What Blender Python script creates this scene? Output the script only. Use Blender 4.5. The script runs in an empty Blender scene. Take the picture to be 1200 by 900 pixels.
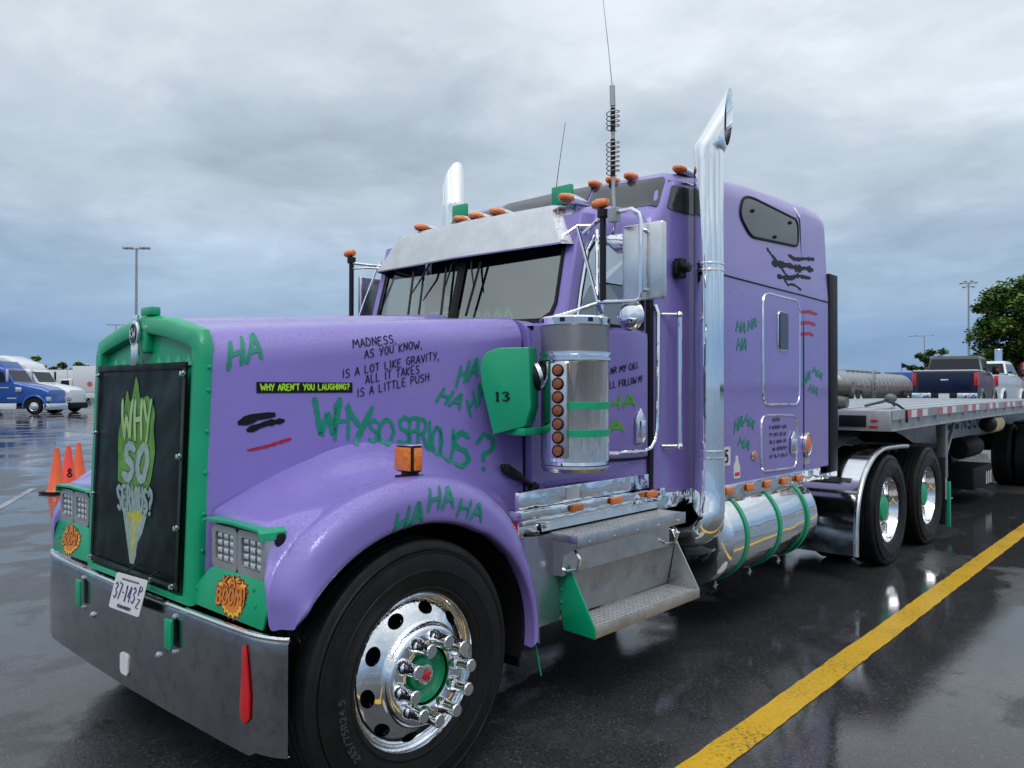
import bpy, bmesh, math, random
from mathutils import Vector, Matrix
from mathutils.bvhtree import BVHTree
from math import sin, cos, pi, radians
R = random.Random(7)
sc = bpy.context.scene
# ------------------------------------------------------------------ camera
cam_d = bpy.data.cameras.new("camera"); cam = bpy.data.objects.new("camera", cam_d)
sc.collection.objects.link(cam); sc.camera = cam
cam_d.sensor_width = 36; cam_d.lens = 27.49; cam_d.clip_start = .05; cam_d.clip_end = 4000
YAW, PITCH, ROLL = radians(41.95), radians(.462), radians(.038)
fw = Vector((cos(YAW)*cos(PITCH), sin(YAW)*cos(PITCH), sin(PITCH)))
rt = Vector((sin(YAW), -cos(YAW), 0)); up = rt.cross(fw)
rt2 = rt*cos(ROLL)+up*sin(ROLL); up2 = rt2.cross(fw)
cam.matrix_world = Matrix(((rt2.x, up2.x, -fw.x, -1.317), (rt2.y, up2.y, -fw.y, -3.439), (rt2.z, up2.z, -fw.z, 1.600), (0, 0, 0, 1)))
# ------------------------------------------------------------------ world: overcast sky
SUN_EL, SUN_AZ = radians(52), radians(215)      # azimuth of the sun, measured from +X
w = bpy.data.worlds.new("World"); sc.world = w; w.use_nodes = True
nt = w.node_tree; nt.nodes.clear()
def N(t, ty, **k):
    n = t.nodes.new(ty)
    for a, b in k.items():
        if a[0] == '_': n.inputs[int(a[1:])].default_value = b
        else: setattr(n, a, b)
    return n
def ramp(t, stops, interp='EASE'):
    n = t.nodes.new('ShaderNodeValToRGB'); cr = n.color_ramp; cr.interpolation = interp
    while len(cr.elements) > 1: cr.elements.remove(cr.elements[-1])
    for i, (p, c) in enumerate(stops):
        e = cr.elements[0] if i == 0 else cr.elements.new(p)
        e.position = p
        e.color = (c, c, c, 1) if isinstance(c, (int, float)) else (*c, 1)
    return n
def L(t, a, b): t.links.new(a, b)
def M(t, op, a, b=None, c=None):
    n = t.nodes.new('ShaderNodeMath'); n.operation = op
    for i, x in enumerate((a, b, c)):
        if x is None: continue
        if isinstance(x, (int, float)): n.inputs[i].default_value = x
        else: L(t, x, n.inputs[i])
    return n.outputs[0]
def build_world():
    out = N(nt, 'ShaderNodeOutputWorld'); bg = N(nt, 'ShaderNodeBackground'); L(nt, bg.outputs[0], out.inputs[0])
    sky = N(nt, 'ShaderNodeTexSky'); sky.sky_type = 'NISHITA'; sky.sun_disc = False
    sky.sun_elevation = SUN_EL; sky.sun_rotation = pi/2-SUN_AZ
    tc = N(nt, 'ShaderNodeTexCoord'); sp = N(nt, 'ShaderNodeSeparateXYZ'); L(nt, tc.outputs['Generated'], sp.inputs[0])
    z = M(nt, 'MAXIMUM', sp.outputs[2], 0.0)
    zz = M(nt, 'ADD', z, .16)
    cx = N(nt, 'ShaderNodeCombineXYZ'); L(nt, M(nt, 'DIVIDE', sp.outputs[0], zz), cx.inputs[0]); L(nt, M(nt, 'DIVIDE', sp.outputs[1], zz), cx.inputs[1])
    base = ramp(nt, [(0, (.27, .40, .57)), (.05, (.225, .36, .57)), (.13, (.38, .50, .65)), (.25, (.62, .69, .755)), (.42, (.75, .80, .84)), (1, (1.20, 1.25, 1.31))])
    L(nt, z, base.inputs[0])
    n1 = N(nt, 'ShaderNodeTexNoise', noise_dimensions='3D'); n1.inputs['Scale'].default_value = .85; n1.inputs['Detail'].default_value = 6; n1.inputs['Roughness'].default_value = .52; n1.inputs['Distortion'].default_value = .35
    L(nt, cx.outputs[0], n1.inputs['Vector'])
    r1 = ramp(nt, [(.30, .72), (.45, .93), (.58, 1.16), (.72, 1.26)]); L(nt, n1.outputs[0], r1.inputs[0])
    n2 = N(nt, 'ShaderNodeTexNoise'); n2.inputs['Scale'].default_value = 2.6; n2.inputs['Detail'].default_value = 9; n2.inputs['Roughness'].default_value = .6; n2.inputs['Distortion'].default_value = .25
    mp = N(nt, 'ShaderNodeMapping'); mp.inputs['Scale'].default_value = (1, .8, 1); mp.inputs['Rotation'].default_value = (0, 0, .9); L(nt, cx.outputs[0], mp.inputs[0]); L(nt, mp.outputs[0], n2.inputs['Vector'])
    r2 = ramp(nt, [(.32, .90), (.5, 1.0), (.66, 1.12)]); L(nt, n2.outputs[0], r2.inputs[0])
    # brightness variation fades out near the horizon
    f = ramp(nt, [(.03, 0.25), (.2, 1.0)]); L(nt, z, f.inputs[0])
    k = M(nt, 'MULTIPLY', r1.outputs[0], r2.outputs[0]); k = M(nt, 'SUBTRACT', k, 1.0); k = M(nt, 'MULTIPLY', k, f.outputs[0]); k = M(nt, 'ADD', k, 1.0)
    tnt = ramp(nt, [(.75, (.93, 1.0, 1.07)), (1.0, (.985, 1.0, 1.015)), ], 'LINEAR'); L(nt, M(nt, 'MULTIPLY', k, .9), tnt.inputs[0]); tm = N(nt, 'ShaderNodeVectorMath', operation='MULTIPLY'); L(nt, base.outputs[0], tm.inputs[0]); L(nt, tnt.outputs[0], tm.inputs[1])
    mul = N(nt, 'ShaderNodeVectorMath', operation='SCALE'); L(nt, tm.outputs[0], mul.inputs[0]); L(nt, k, mul.inputs['Scale'])
    mx = N(nt, 'ShaderNodeMix', data_type='RGBA'); mx.inputs[0].default_value = .93
    sk = N(nt, 'ShaderNodeVectorMath', operation='SCALE'); sk.inputs['Scale'].default_value = .1; L(nt, sky.outputs[0], sk.inputs[0])
    L(nt, sk.outputs[0], mx.inputs[6]); L(nt, mul.outputs[0], mx.inputs[7]); L(nt, mx.outputs[2], bg.inputs[0]); bg.inputs[1].default_value = 1.0
build_world()
sd = bpy.data.lights.new("sun", 'SUN'); so = bpy.data.objects.new("sun", sd); sc.collection.objects.link(so)
sd.energy = 1.0; sd.angle = radians(25); sd.color = (1, .97, .93)
so.rotation_euler = Vector((cos(SUN_AZ)*cos(SUN_EL), sin(SUN_AZ)*cos(SUN_EL), sin(SUN_EL))).to_track_quat('Z', 'Y').to_euler()
so.location = (0, 0, 60)
sc.view_settings.view_transform = 'Standard'; sc.view_settings.look = 'None'; sc.view_settings.exposure = 0; sc.view_settings.gamma = 1
sc.cycles.max_bounces = 8; sc.cycles.caustics_reflective = False; sc.cycles.caustics_refractive = False
sc.cycles.sample_clamp_indirect = 6

# ------------------------------------------------------------------ materials
def mat(name, col, rough=.5, metal=0., coat=0., coat_r=.05, var=.08, vscale=6, bump=0., bscale=60, spec=.5, beads=0., bead_scale=110, wave=0., wave_scale=3, dirt=None, emit=None, trans=0, alpha=1, rvar=.0):
    m = bpy.data.materials.new(name); m.use_nodes = True; t = m.node_tree; b = t.nodes['Principled BSDF']
    b.inputs['Roughness'].default_value = rough; b.inputs['Metallic'].default_value = metal
    b.inputs['Coat Weight'].default_value = coat; b.inputs['Coat Roughness'].default_value = coat_r
    b.inputs['Specular IOR Level'].default_value = spec
    if trans: b.inputs['Transmission Weight'].default_value = trans
    tc = N(t, 'ShaderNodeTexCoord').outputs['Object']
    nz = N(t, 'ShaderNodeTexNoise'); nz.inputs['Scale'].default_value = vscale; nz.inputs['Detail'].default_value = 5; L(t, tc, nz.inputs['Vector'])
    c1 = tuple(max(0, c*(1-var)) for c in col); c2 = tuple(min(1, c*(1+var)) for c in col)
    r = ramp(t, [(.3, c1), (.7, c2)], 'LINEAR'); L(t, nz.outputs[0], r.inputs[0]); cout = r.outputs[0]
    if dirt:
        dn = N(t, 'ShaderNodeTexNoise'); dn.inputs['Scale'].default_value = dirt[1]; dn.inputs['Detail'].default_value = 8; dn.inputs['Roughness'].default_value = .7; L(t, tc, dn.inputs['Vector'])
        dr = ramp(t, [(dirt[2], 0.), (dirt[2]+.2, dirt[3])], 'LINEAR'); L(t, dn.outputs[0], dr.inputs[0])
        mx = N(t, 'ShaderNodeMix', data_type='RGBA'); L(t, dr.outputs[0], mx.inputs[0]); L(t, cout, mx.inputs[6]); mx.inputs[7].default_value = (*dirt[0], 1); cout = mx.outputs[2]
    L(t, cout, b.inputs['Base Color'])
    if rvar:
        rn = N(t, 'ShaderNodeTexNoise'); rn.inputs['Scale'].default_value = vscale*1.7; rn.inputs['Detail'].default_value = 6; L(t, tc, rn.inputs['Vector'])
        rr = ramp(t, [(.35, max(0, rough-rvar)), (.65, rough+rvar)], 'LINEAR'); L(t, rn.outputs[0], rr.inputs[0]); L(t, rr.outputs[0], b.inputs['Roughness'])
    nrm = None
    def addbump(h, strength, dist):
        nonlocal nrm
        bp = N(t, 'ShaderNodeBump'); bp.inputs['Strength'].default_value = strength; bp.inputs['Distance'].default_value = dist
        L(t, h, bp.inputs['Height'])
        if nrm: L(t, nrm, bp.inputs['Normal'])
        nrm = bp.outputs[0]
    if wave:
        n = N(t, 'ShaderNodeTexNoise'); n.inputs['Scale'].default_value = wave_scale; n.inputs['Detail'].default_value = 1.5; L(t, tc, n.inputs['Vector']); addbump(n.outputs[0], wave, .05)
    if bump:
        n = N(t, 'ShaderNodeTexNoise'); n.inputs['Scale'].default_value = bscale; n.inputs['Detail'].default_value = 4; L(t, tc, n.inputs['Vector']); addbump(n.outputs[0], bump, .01)
    if beads:
        v = N(t, 'ShaderNodeTexVoronoi'); v.inputs['Scale'].default_value = bead_scale; L(t, tc, v.inputs['Vector'])
        mk = N(t, 'ShaderNodeTexNoise'); mk.inputs['Scale'].default_value = 9; mk.inputs['Detail'].default_value = 3; L(t, tc, mk.inputs['Vector'])
        wv = N(t, 'ShaderNodeTexWhiteNoise'); L(t, v.outputs['Position'], wv.inputs[0])
        keep = M(t, 'GREATER_THAN', M(t, 'ADD', M(t, 'MULTIPLY', wv.outputs[0], .5), mk.outputs[0]), .70)
        g = N(t, 'ShaderNodeNewGeometry'); gs = N(t, 'ShaderNodeSeparateXYZ'); L(t, g.outputs['Normal'], gs.inputs[0])
        upf = ramp(t, [(.15, .06), (.7, 1.)]); L(t, gs.outputs[2], upf.inputs[0])
        h = M(t, 'SUBTRACT', .45, v.outputs['Distance']); h = M(t, 'MAXIMUM', h, 0.); h = M(t, 'POWER', h, .5); h = M(t, 'MULTIPLY', h, keep); h = M(t, 'MULTIPLY', h, upf.outputs[0])
        addbump(h, beads, .004)
    if nrm:
        L(t, nrm, b.inputs['Normal'])
        if coat: L(t, nrm, b.inputs['Coat Normal'])
    if emit: b.inputs['Emission Color'].default_value = (*emit[0], 1); b.inputs['Emission Strength'].default_value = emit[1]
    if alpha < 1: b.inputs['Alpha'].default_value = alpha
    return m
PURPLE = mat('purple_paint', (.255, .19, .565), .34, .05, .9, .04, var=.05, vscale=3, beads=.7, bead_scale=190, wave=.03, wave_scale=2.2, dirt=((.30, .24, .52), 3.5, .55, .35))
GREEN = mat('green_paint', (.0, .36, .16), .42, 0, .3, .15, var=.10, beads=.5, dirt=((.02, .2, .12), 7, .6, .5), bump=.03, bscale=30)
DECAL = mat('green_vinyl', (.0, .26, .15), .45, 0, .2, .2, var=.12, vscale=25)
LIME = mat('lime_paint', (.40, .75, .03), .5)
LIME2 = mat('bright_green_paint', (.09, .40, .03), .5, var=.2, vscale=30)
INK = mat('black_vinyl_lettering', (.008, .008, .014), .5, spec=.2)
CHROME = mat('polished_chrome', (.82, .83, .85), .035, 1, var=.02, wave=.10, wave_scale=4, beads=.25, bead_scale=130)
CHROME2 = mat('rippled_chrome_sheet', (.78, .79, .8), .05, 1, var=.03, wave=.55, wave_scale=7)
STACKM = mat('chrome_pipe', (.86, .88, .9), .03, 1, var=.02, wave=.05, wave_scale=2)
BUMPM = mat('wet_bumper_chrome', (.33, .33, .34), .13, 1, var=.12, vscale=5, beads=.5, bead_scale=150, rvar=.07, bump=.05, bscale=180, dirt=((.16, .155, .15), 14, .5, .7))
STEEL = mat('stainless_sheet', (.66, .67, .68), .27, 1, var=.08, vscale=9, beads=.7, bead_scale=140, rvar=.06)
ALU = mat('brushed_aluminium', (.62, .63, .64), .3, 1, var=.12, vscale=10, bump=.08, bscale=150, dirt=((.3, .29, .28), 9, .55, .5), rvar=.08)
TREAD = mat('step_tread_aluminium', (.62, .63, .64), .38, .45, var=.12, vscale=20)
ALUD = mat('dull_aluminium', (.40, .41, .42), .5, .8, var=.15, vscale=8, dirt=((.2, .19, .18), 6, .5, .6))
MILL = mat('weathered_aluminium_deck', (.46, .47, .48), .45, .55, var=.15, vscale=4, dirt=((.25, .25, .25), 5, .5, .6))
REFL = mat('headlamp_reflector', (.62, .65, .68), .10, .25, coat=1, coat_r=.03, var=.15, vscale=90)
REFLD = mat('headlamp_dark_cell', (.10, .10, .11), .15, .5, coat=1)
RUBBER = mat('black_tyre_rubber', (.011, .011, .012), .45, var=.25, vscale=12, bump=.15, bscale=120, spec=.2, rvar=.1, dirt=((.022, .021, .02), 10, .55, .6))
TRIM = mat('black_rubber_trim', (.010, .010, .012), .5, var=.2, spec=.22)
BLACK = mat('black_chassis_paint', (.008, .008, .009), .6, var=.3, spec=.2, dirt=((.02, .019, .017), 12, .55, .6))
PLASTIC = mat('black_plastic', (.010, .010, .011), .35, var=.2, spec=.3)
VINYL = mat('black_vinyl_cover', (.005, .011, .010), .42, var=.25, vscale=5, spec=.16, beads=.3, wave=.35, wave_scale=5, bump=.1, bscale=260, rvar=.08)
AMBER = mat('amber_lens', (.85, .20, .01), .18, coat=.6, var=.25, vscale=60, bump=.3, bscale=90)
AMBERD = mat('dark_amber_lens', (.28, .07, .012), .2, coat=.6, var=.3, vscale=60)
RED = mat('red_lens', (.62, .01, .015), .2, coat=.5, var=.2)
WHITE = mat('white_paint', (.72, .73, .75), .35, coat=.3, var=.05, dirt=((.5, .5, .5), 3, .55, .4))
WHITEP = mat('white_sticker', (.78, .78, .78), .4, var=.04)
GREY = mat('grey_plastic_bezel', (.42, .43, .43), .28, .5, var=.12, coat=.3)
POLI = mat('polished_aluminium_sheet', (.74, .75, .76), .13, 1, var=.05, rvar=.04, bump=.02, bscale=40)
LENS = mat('clear_headlamp_lens', (.55, .58, .60), .06, .35, coat=1, coat_r=.02, var=.3, vscale=50, bump=.5, bscale=60)
NAVY = mat('navy_vinyl_ink', (.02, .03, .16), .4)
GLASSD = mat('tinted_sleeper_glass', (.030, .038, .040), .08, 0, coat=.3, var=.1, spec=.6, beads=.2)
DARKG = mat('dark_car_glass', (.008, .012, .02), .12, spec=.35)
INTER = mat('cab_interior_grey', (.13, .135, .13), .8, var=.2)
GREYRUB = mat('grey_tarp', (.16, .155, .145), .65, var=.2, bump=.4, bscale=12)
YELLOWM = mat('yellow_sticker', (.85, .55, .05), .4)
ORANGEM = mat('orange_sticker', (.75, .22, .03), .4)
MAROON = mat('maroon_sticker', (.35, .02, .03), .4)
PALE = mat('pale_teal_print', (.30, .40, .38), .5, var=.15, vscale=30)
HAIRG = mat('leaf_green_print', (.10, .28, .03), .5, var=.3, vscale=20)
YPRINT = mat('mustard_print', (.50, .48, .04), .5, var=.2, vscale=30)
def mat_glass():
    m = bpy.data.materials.new('windscreen_glass'); m.use_nodes = True; t = m.node_tree; t.nodes.clear()
    o = N(t, 'ShaderNodeOutputMaterial'); mx = N(t, 'ShaderNodeMixShader'); g = N(t, 'ShaderNodeBsdfGlossy'); tr = N(t, 'ShaderNodeBsdfTransparent')
    g.inputs['Roughness'].default_value = .04; g.inputs['Color'].default_value = (.9, .95, .95, 1); tr.inputs[0].default_value = (.48, .55, .53, 1)
    ge = N(t, 'ShaderNodeNewGeometry'); dt = N(t, 'ShaderNodeVectorMath', operation='DOT_PRODUCT'); L(t, ge.outputs['Normal'], dt.inputs[0]); L(t, ge.outputs['Incoming'], dt.inputs[1])
    sch = M(t, 'POWER', M(t, 'SUBTRACT', 1., M(t, 'ABSOLUTE', dt.outputs['Value'])), 5.)
    L(t, M(t, 'MULTIPLY_ADD', sch, .72, .28), mx.inputs[0]); L(t, tr.outputs[0], mx.inputs[1]); L(t, g.outputs[0], mx.inputs[2]); L(t, mx.outputs[0], o.inputs[0])
    tc = N(t, 'ShaderNodeTexCoord'); n = N(t, 'ShaderNodeTexNoise'); n.inputs['Scale'].default_value = 3; L(t, tc.outputs['Object'], n.inputs['Vector'])
    b = N(t, 'ShaderNodeBump'); b.inputs['Strength'].default_value = .05; L(t, n.outputs[0], b.inputs['Height']); L(t, b.outputs[0], g.inputs['Normal'])
    return m
GLASS = mat_glass()
def mat_mesh():      # fine perforated screen of the air cleaner
    m = mat('perforated_screen', (.42, .42, .44), .3, .9, var=.1, vscale=30)
    t = m.node_tree; b = t.nodes['Principled BSDF']; tc = N(t, 'ShaderNodeTexCoord').outputs['Object']
    sp = N(t, 'ShaderNodeSeparateXYZ'); L(t, tc, sp.inputs[0])
    ang = M(t, 'MULTIPLY', M(t, 'ARCTAN2', sp.outputs[1], sp.outputs[0]), 130.); zz = M(t, 'MULTIPLY', sp.outputs[2], 1100.)
    k = M(t, 'MULTIPLY', M(t, 'SINE', ang), M(t, 'SINE', zz)); r = ramp(t, [(.35, .0), (.6, 1.)]); L(t, M(t, 'MULTIPLY_ADD', k, .5, .5), r.inputs[0])
    mx = N(t, 'ShaderNodeMix', data_type='RGBA'); L(t, r.outputs[0], mx.inputs[0]); mx.inputs[6].default_value = (.46, .46, .48, 1); mx.inputs[7].default_value = (.10, .10, .11, 1); L(t, mx.outputs[2], b.inputs['Base Color'])
    bp = N(t, 'ShaderNodeBump'); bp.inputs['Strength'].default_value = .3; bp.inputs['Distance'].default_value = .002; L(t, k, bp.inputs['Height']); L(t, bp.outputs[0], b.inputs['Normal'])
    return m
SCREEN = mat_mesh()

# ------------------------------------------------------------------ mesh helpers
col = sc.collection
class MB:
    def __init__(s): s.v = []; s.f = []; s.m = []; s.cm = 0
    def add(s, vs, fs):
        n = len(s.v); s.v += [tuple(p) for p in vs]; s.f += [tuple(i+n for i in f) for f in fs]; s.m += [s.cm]*len(fs); return s
    def box(s, x0, x1, y0, y1, z0, z1):
        return s.add([(x0,y0,z0),(x1,y0,z0),(x1,y1,z0),(x0,y1,z0),(x0,y0,z1),(x1,y0,z1),(x1,y1,z1),(x0,y1,z1)],
                     [(0,3,2,1),(4,5,6,7),(0,1,5,4),(1,2,6,5),(2,3,7,6),(3,0,4,7)])
    def obox(s, c, ax, ay, az):      # oriented box: centre and three half vectors
        c, ax, ay, az = map(Vector, (c, ax, ay, az)); p = [c+i*ax+j*ay+k*az for k in (-1, 1) for i, j in ((-1,-1),(1,-1),(1,1),(-1,1))]
        return s.add(p, [(0,3,2,1),(4,5,6,7),(0,1,5,4),(1,2,6,5),(2,3,7,6),(3,0,4,7)])
    def grid(s, rows, closed=False, flip=False):
        n = len(rows[0]); vs = [p for r in rows for p in r]; fs = []
        for i in range(len(rows)-1):
            for j in range(n if closed else n-1):
                a, b = i*n+j, i*n+(j+1) % n; f = (a, b, b+n, a+n); fs.append(f[::-1] if flip else f)
        return s.add(vs, fs)
    def tube(s, pts, r, n=10, caps=True, closed=False):
        pts = [Vector(p) for p in pts]; rows = []; k = len(pts)
        rr = r if isinstance(r, (list, tuple)) else [r]*k
        t0 = (pts[1]-pts[0]).normalized(); u = t0.orthogonal().normalized()
        for i, p in enumerate(pts):
            if closed: t = (pts[(i+1) % k]-pts[i-1]).normalized()
            else: t = (pts[min(i+1, k-1)]-pts[max(i-1, 0)]).normalized()
            u = (u-t*u.dot(t)).normalized(); v = t.cross(u)
            rows.append([p+(u*cos(2*pi*j/n)+v*sin(2*pi*j/n))*rr[i] for j in range(n)])
        if closed: rows.append(rows[0])
        s.grid(rows, closed=True)
        if caps and not closed:
            b = len(s.v); s.add(rows[0], [tuple(range(n))[::-1]]); s.add(rows[-1], [tuple(range(n))])
        return s
    def cyl(s, p0, p1, r, n=20, caps=True): return s.tube([p0, p1], r, n, caps)
    def lathe(s, prof, c=(0,0,0), axis='Z', n=32, cap=False):     # prof: (radius, height)
        rows = []; c = Vector(c)
        for (r, h) in prof:
            row = []
            for j in range(n):
                a = 2*pi*j/n; x, y = r*cos(a), r*sin(a)
                q = {'Z': (x, y, h), 'Y': (x, h, y), 'X': (h, x, y)}[axis]; row.append(c+Vector(q))
            rows.append(row)
        s.grid(rows, closed=True)
        if cap: s.add(rows[0], [tuple(range(n))[::-1]]); s.add(rows[-1], [tuple(range(n))])
        return s
    def prism(s, poly, axis, a, b):       # poly: 2D in the two other axes
        def P(p, h): return {'X': (h, p[0], p[1]), 'Y': (p[0], h, p[1]), 'Z': (p[0], p[1], h)}[axis]
        n = len(poly); vs = [P(p, a) for p in poly]+[P(p, b) for p in poly]
        return s.add(vs, [tuple(range(n)), tuple(range(2*n-1, n-1, -1))]+[(i, i+n, (i+1) % n+n, (i+1) % n) for i in range(n)])
    def build(s, name, ms, parent=None, smooth=35, bevel=0, seg=2, label=None, kind=None, fix=True):
        me = bpy.data.meshes.new(name); me.from_pydata(s.v, [], s.f)
        if not isinstance(ms, (list, tuple)): ms = [ms]
        for x in ms: me.materials.append(x)
        if len(ms) > 1: me.polygons.foreach_set('material_index', s.m)
        bm = bmesh.new(); bm.from_mesh(me)
        bmesh.ops.remove_doubles(bm, verts=bm.verts, dist=1e-5)
        if fix: bmesh.ops.recalc_face_normals(bm, faces=bm.faces)
        if bevel:
            es = [e for e in bm.edges if len(e.link_faces) == 2 and e.calc_face_angle(0) > radians(38)]
            if es: bmesh.ops.bevel(bm, geom=es, offset=bevel, segments=seg, affect='EDGES', profile=.5, clamp_overlap=True)
        bm.to_mesh(me); bm.free()
        if smooth: me.shade_smooth(); me.set_sharp_from_angle(angle=radians(smooth))
        o = bpy.data.objects.new(name, me); col.objects.link(o)
        if parent: o.parent = parent
        if label: o['label'] = label
        if kind: o['kind'] = kind
        return o
def bx(name, b, m, parent=None, bevel=.004, **k): return MB().box(*b).build(name, m, parent, bevel=bevel, **k)
def empty(name, label, cat, loc=(0,0,0), rz=0, group=None):
    o = bpy.data.objects.new(name, None); col.objects.link(o); o.location = loc; o.rotation_euler = (0, 0, rz)
    o.empty_display_size = .3; o['label'] = label; o['category'] = cat
    if group: o['group'] = group
    return o
def tagt(o, label, cat, group=None):
    o['label'] = label; o['category'] = cat
    if group: o['group'] = group
    return o
def link_copy(o, parent=None, loc=None):
    c = o.copy(); col.objects.link(c)
    if parent: c.parent = parent
    if loc is not None: c.location = loc
    for k in list(o.children): link_copy(k, c)
    return c
def mirror(o, parent):     # same part on the other side of a vehicle: mesh mirrored in Y
    c = o.copy(); me = o.data.copy(); me.transform(Matrix.Scale(-1, 4, (0, 1, 0))); me.flip_normals(); c.data = me
    col.objects.link(c); c.parent = parent; l = o.location; c.location = (l.x, -l.y, l.z)
    for k in list(o.children):
        if k.name.startswith('lettering') or k.type != 'MESH': continue
        mirror(k, c)
    return c
def spl(pts, n):           # Catmull-Rom through points (tuples), n samples
    P = [Vector(p) for p in pts]; P = [2*P[0]-P[1]]+P+[2*P[-1]-P[-2]]
    L_ = [0]
    for i in range(1, len(P)-2): L_.append(L_[-1]+(P[i+1]-P[i]).length)
    out = []
    for k in range(n):
        d = L_[-1]*k/(n-1); i = 0
        while i < len(L_)-2 and L_[i+1] < d: i += 1
        t = (d-L_[i])/max(1e-9, L_[i+1]-L_[i]); a, b, c, e = P[i:i+4]
        out.append(.5*((2*b)+(c-a)*t+(2*a-5*b+4*c-e)*t*t+(3*b-a-3*c+e)*t**3))
    return out
def lin(pts, n):
    P = [Vector(p) for p in pts]; L_ = [0]
    for i in range(len(P)-1): L_.append(L_[-1]+(P[i+1]-P[i]).length)
    out = []
    for k in range(n):
        d = L_[-1]*k/(n-1); i = 0
        while i < len(L_)-2 and L_[i+1] < d: i += 1
        out.append(P[i].lerp(P[i+1], (d-L_[i])/max(1e-9, L_[i+1]-L_[i])))
    return out
def rrect(x0, x1, y0, y1, r, k=5):
    out = []
    for cx, cy, a in ((x1-r, y0+r, -90), (x1-r, y1-r, 0), (x0+r, y1-r, 90), (x0+r, y0+r, 180)):
        for i in range(k+1):
            t = radians(a+90*i/k); out.append((cx+r*cos(t), cy+r*sin(t)))
    return out
def radial(loop, n, c=None):       # resample a closed 2D loop by angle round c
    c = c or (sum(p[0] for p in loop)/len(loop), sum(p[1] for p in loop)/len(loop)); out = []
    for k in range(n):
        a = 2*pi*k/n; d = (cos(a), sin(a)); best = None
        for i in range(len(loop)):
            p, q = loop[i], loop[(i+1) % len(loop)]; ex, ey = q[0]-p[0], q[1]-p[1]; px, py = p[0]-c[0], p[1]-c[1]
            den = d[0]*ey-d[1]*ex
            if abs(den) < 1e-12: continue
            t = (px*ey-py*ex)/den; u = (px*d[1]-py*d[0])/den
            if t > 0 and -1e-6 <= u <= 1+1e-6 and (best is None or t > best): best = t
        out.append((c[0]+d[0]*(best or 0), c[1]+d[1]*(best or 0)))
    return out
def sheet_with_hole(mb, outer, inner, f, n=96, thick=None):      # f maps 2D to 3D
    cx = (sum(p[0] for p in inner)/len(inner), sum(p[1] for p in inner)/len(inner))
    # include exact corners of the outer loop in the sampling angles
    angs = sorted(set([round(2*pi*k/n, 6) for k in range(n)]+[round(math.atan2(p[1]-cx[1], p[0]-cx[0]) % (2*pi), 6) for p in outer]))
    def cast(loop, a):
        d = (cos(a), sin(a)); best = 0
        for i in range(len(loop)):
            p, q = loop[i], loop[(i+1) % len(loop)]; ex, ey = q[0]-p[0], q[1]-p[1]; px, py = p[0]-cx[0], p[1]-cx[1]
            den = d[0]*ey-d[1]*ex
            if abs(den) < 1e-12: continue
            t = (px*ey-py*ex)/den; u = (px*d[1]-py*d[0])/den
            if t > 0 and -1e-4 <= u <= 1+1e-4: best = max(best, t)
        return (cx[0]+d[0]*best, cx[1]+d[1]*best)
    A = [cast(outer, a) for a in angs]; B = [cast(inner, a) for a in angs]; rows = []
    for k in range(4): rows.append([f((a[0]+(b[0]-a[0])*k/3, a[1]+(b[1]-a[1])*k/3)) for a, b in zip(A, B)])
    mb.grid(rows, closed=True)
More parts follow.
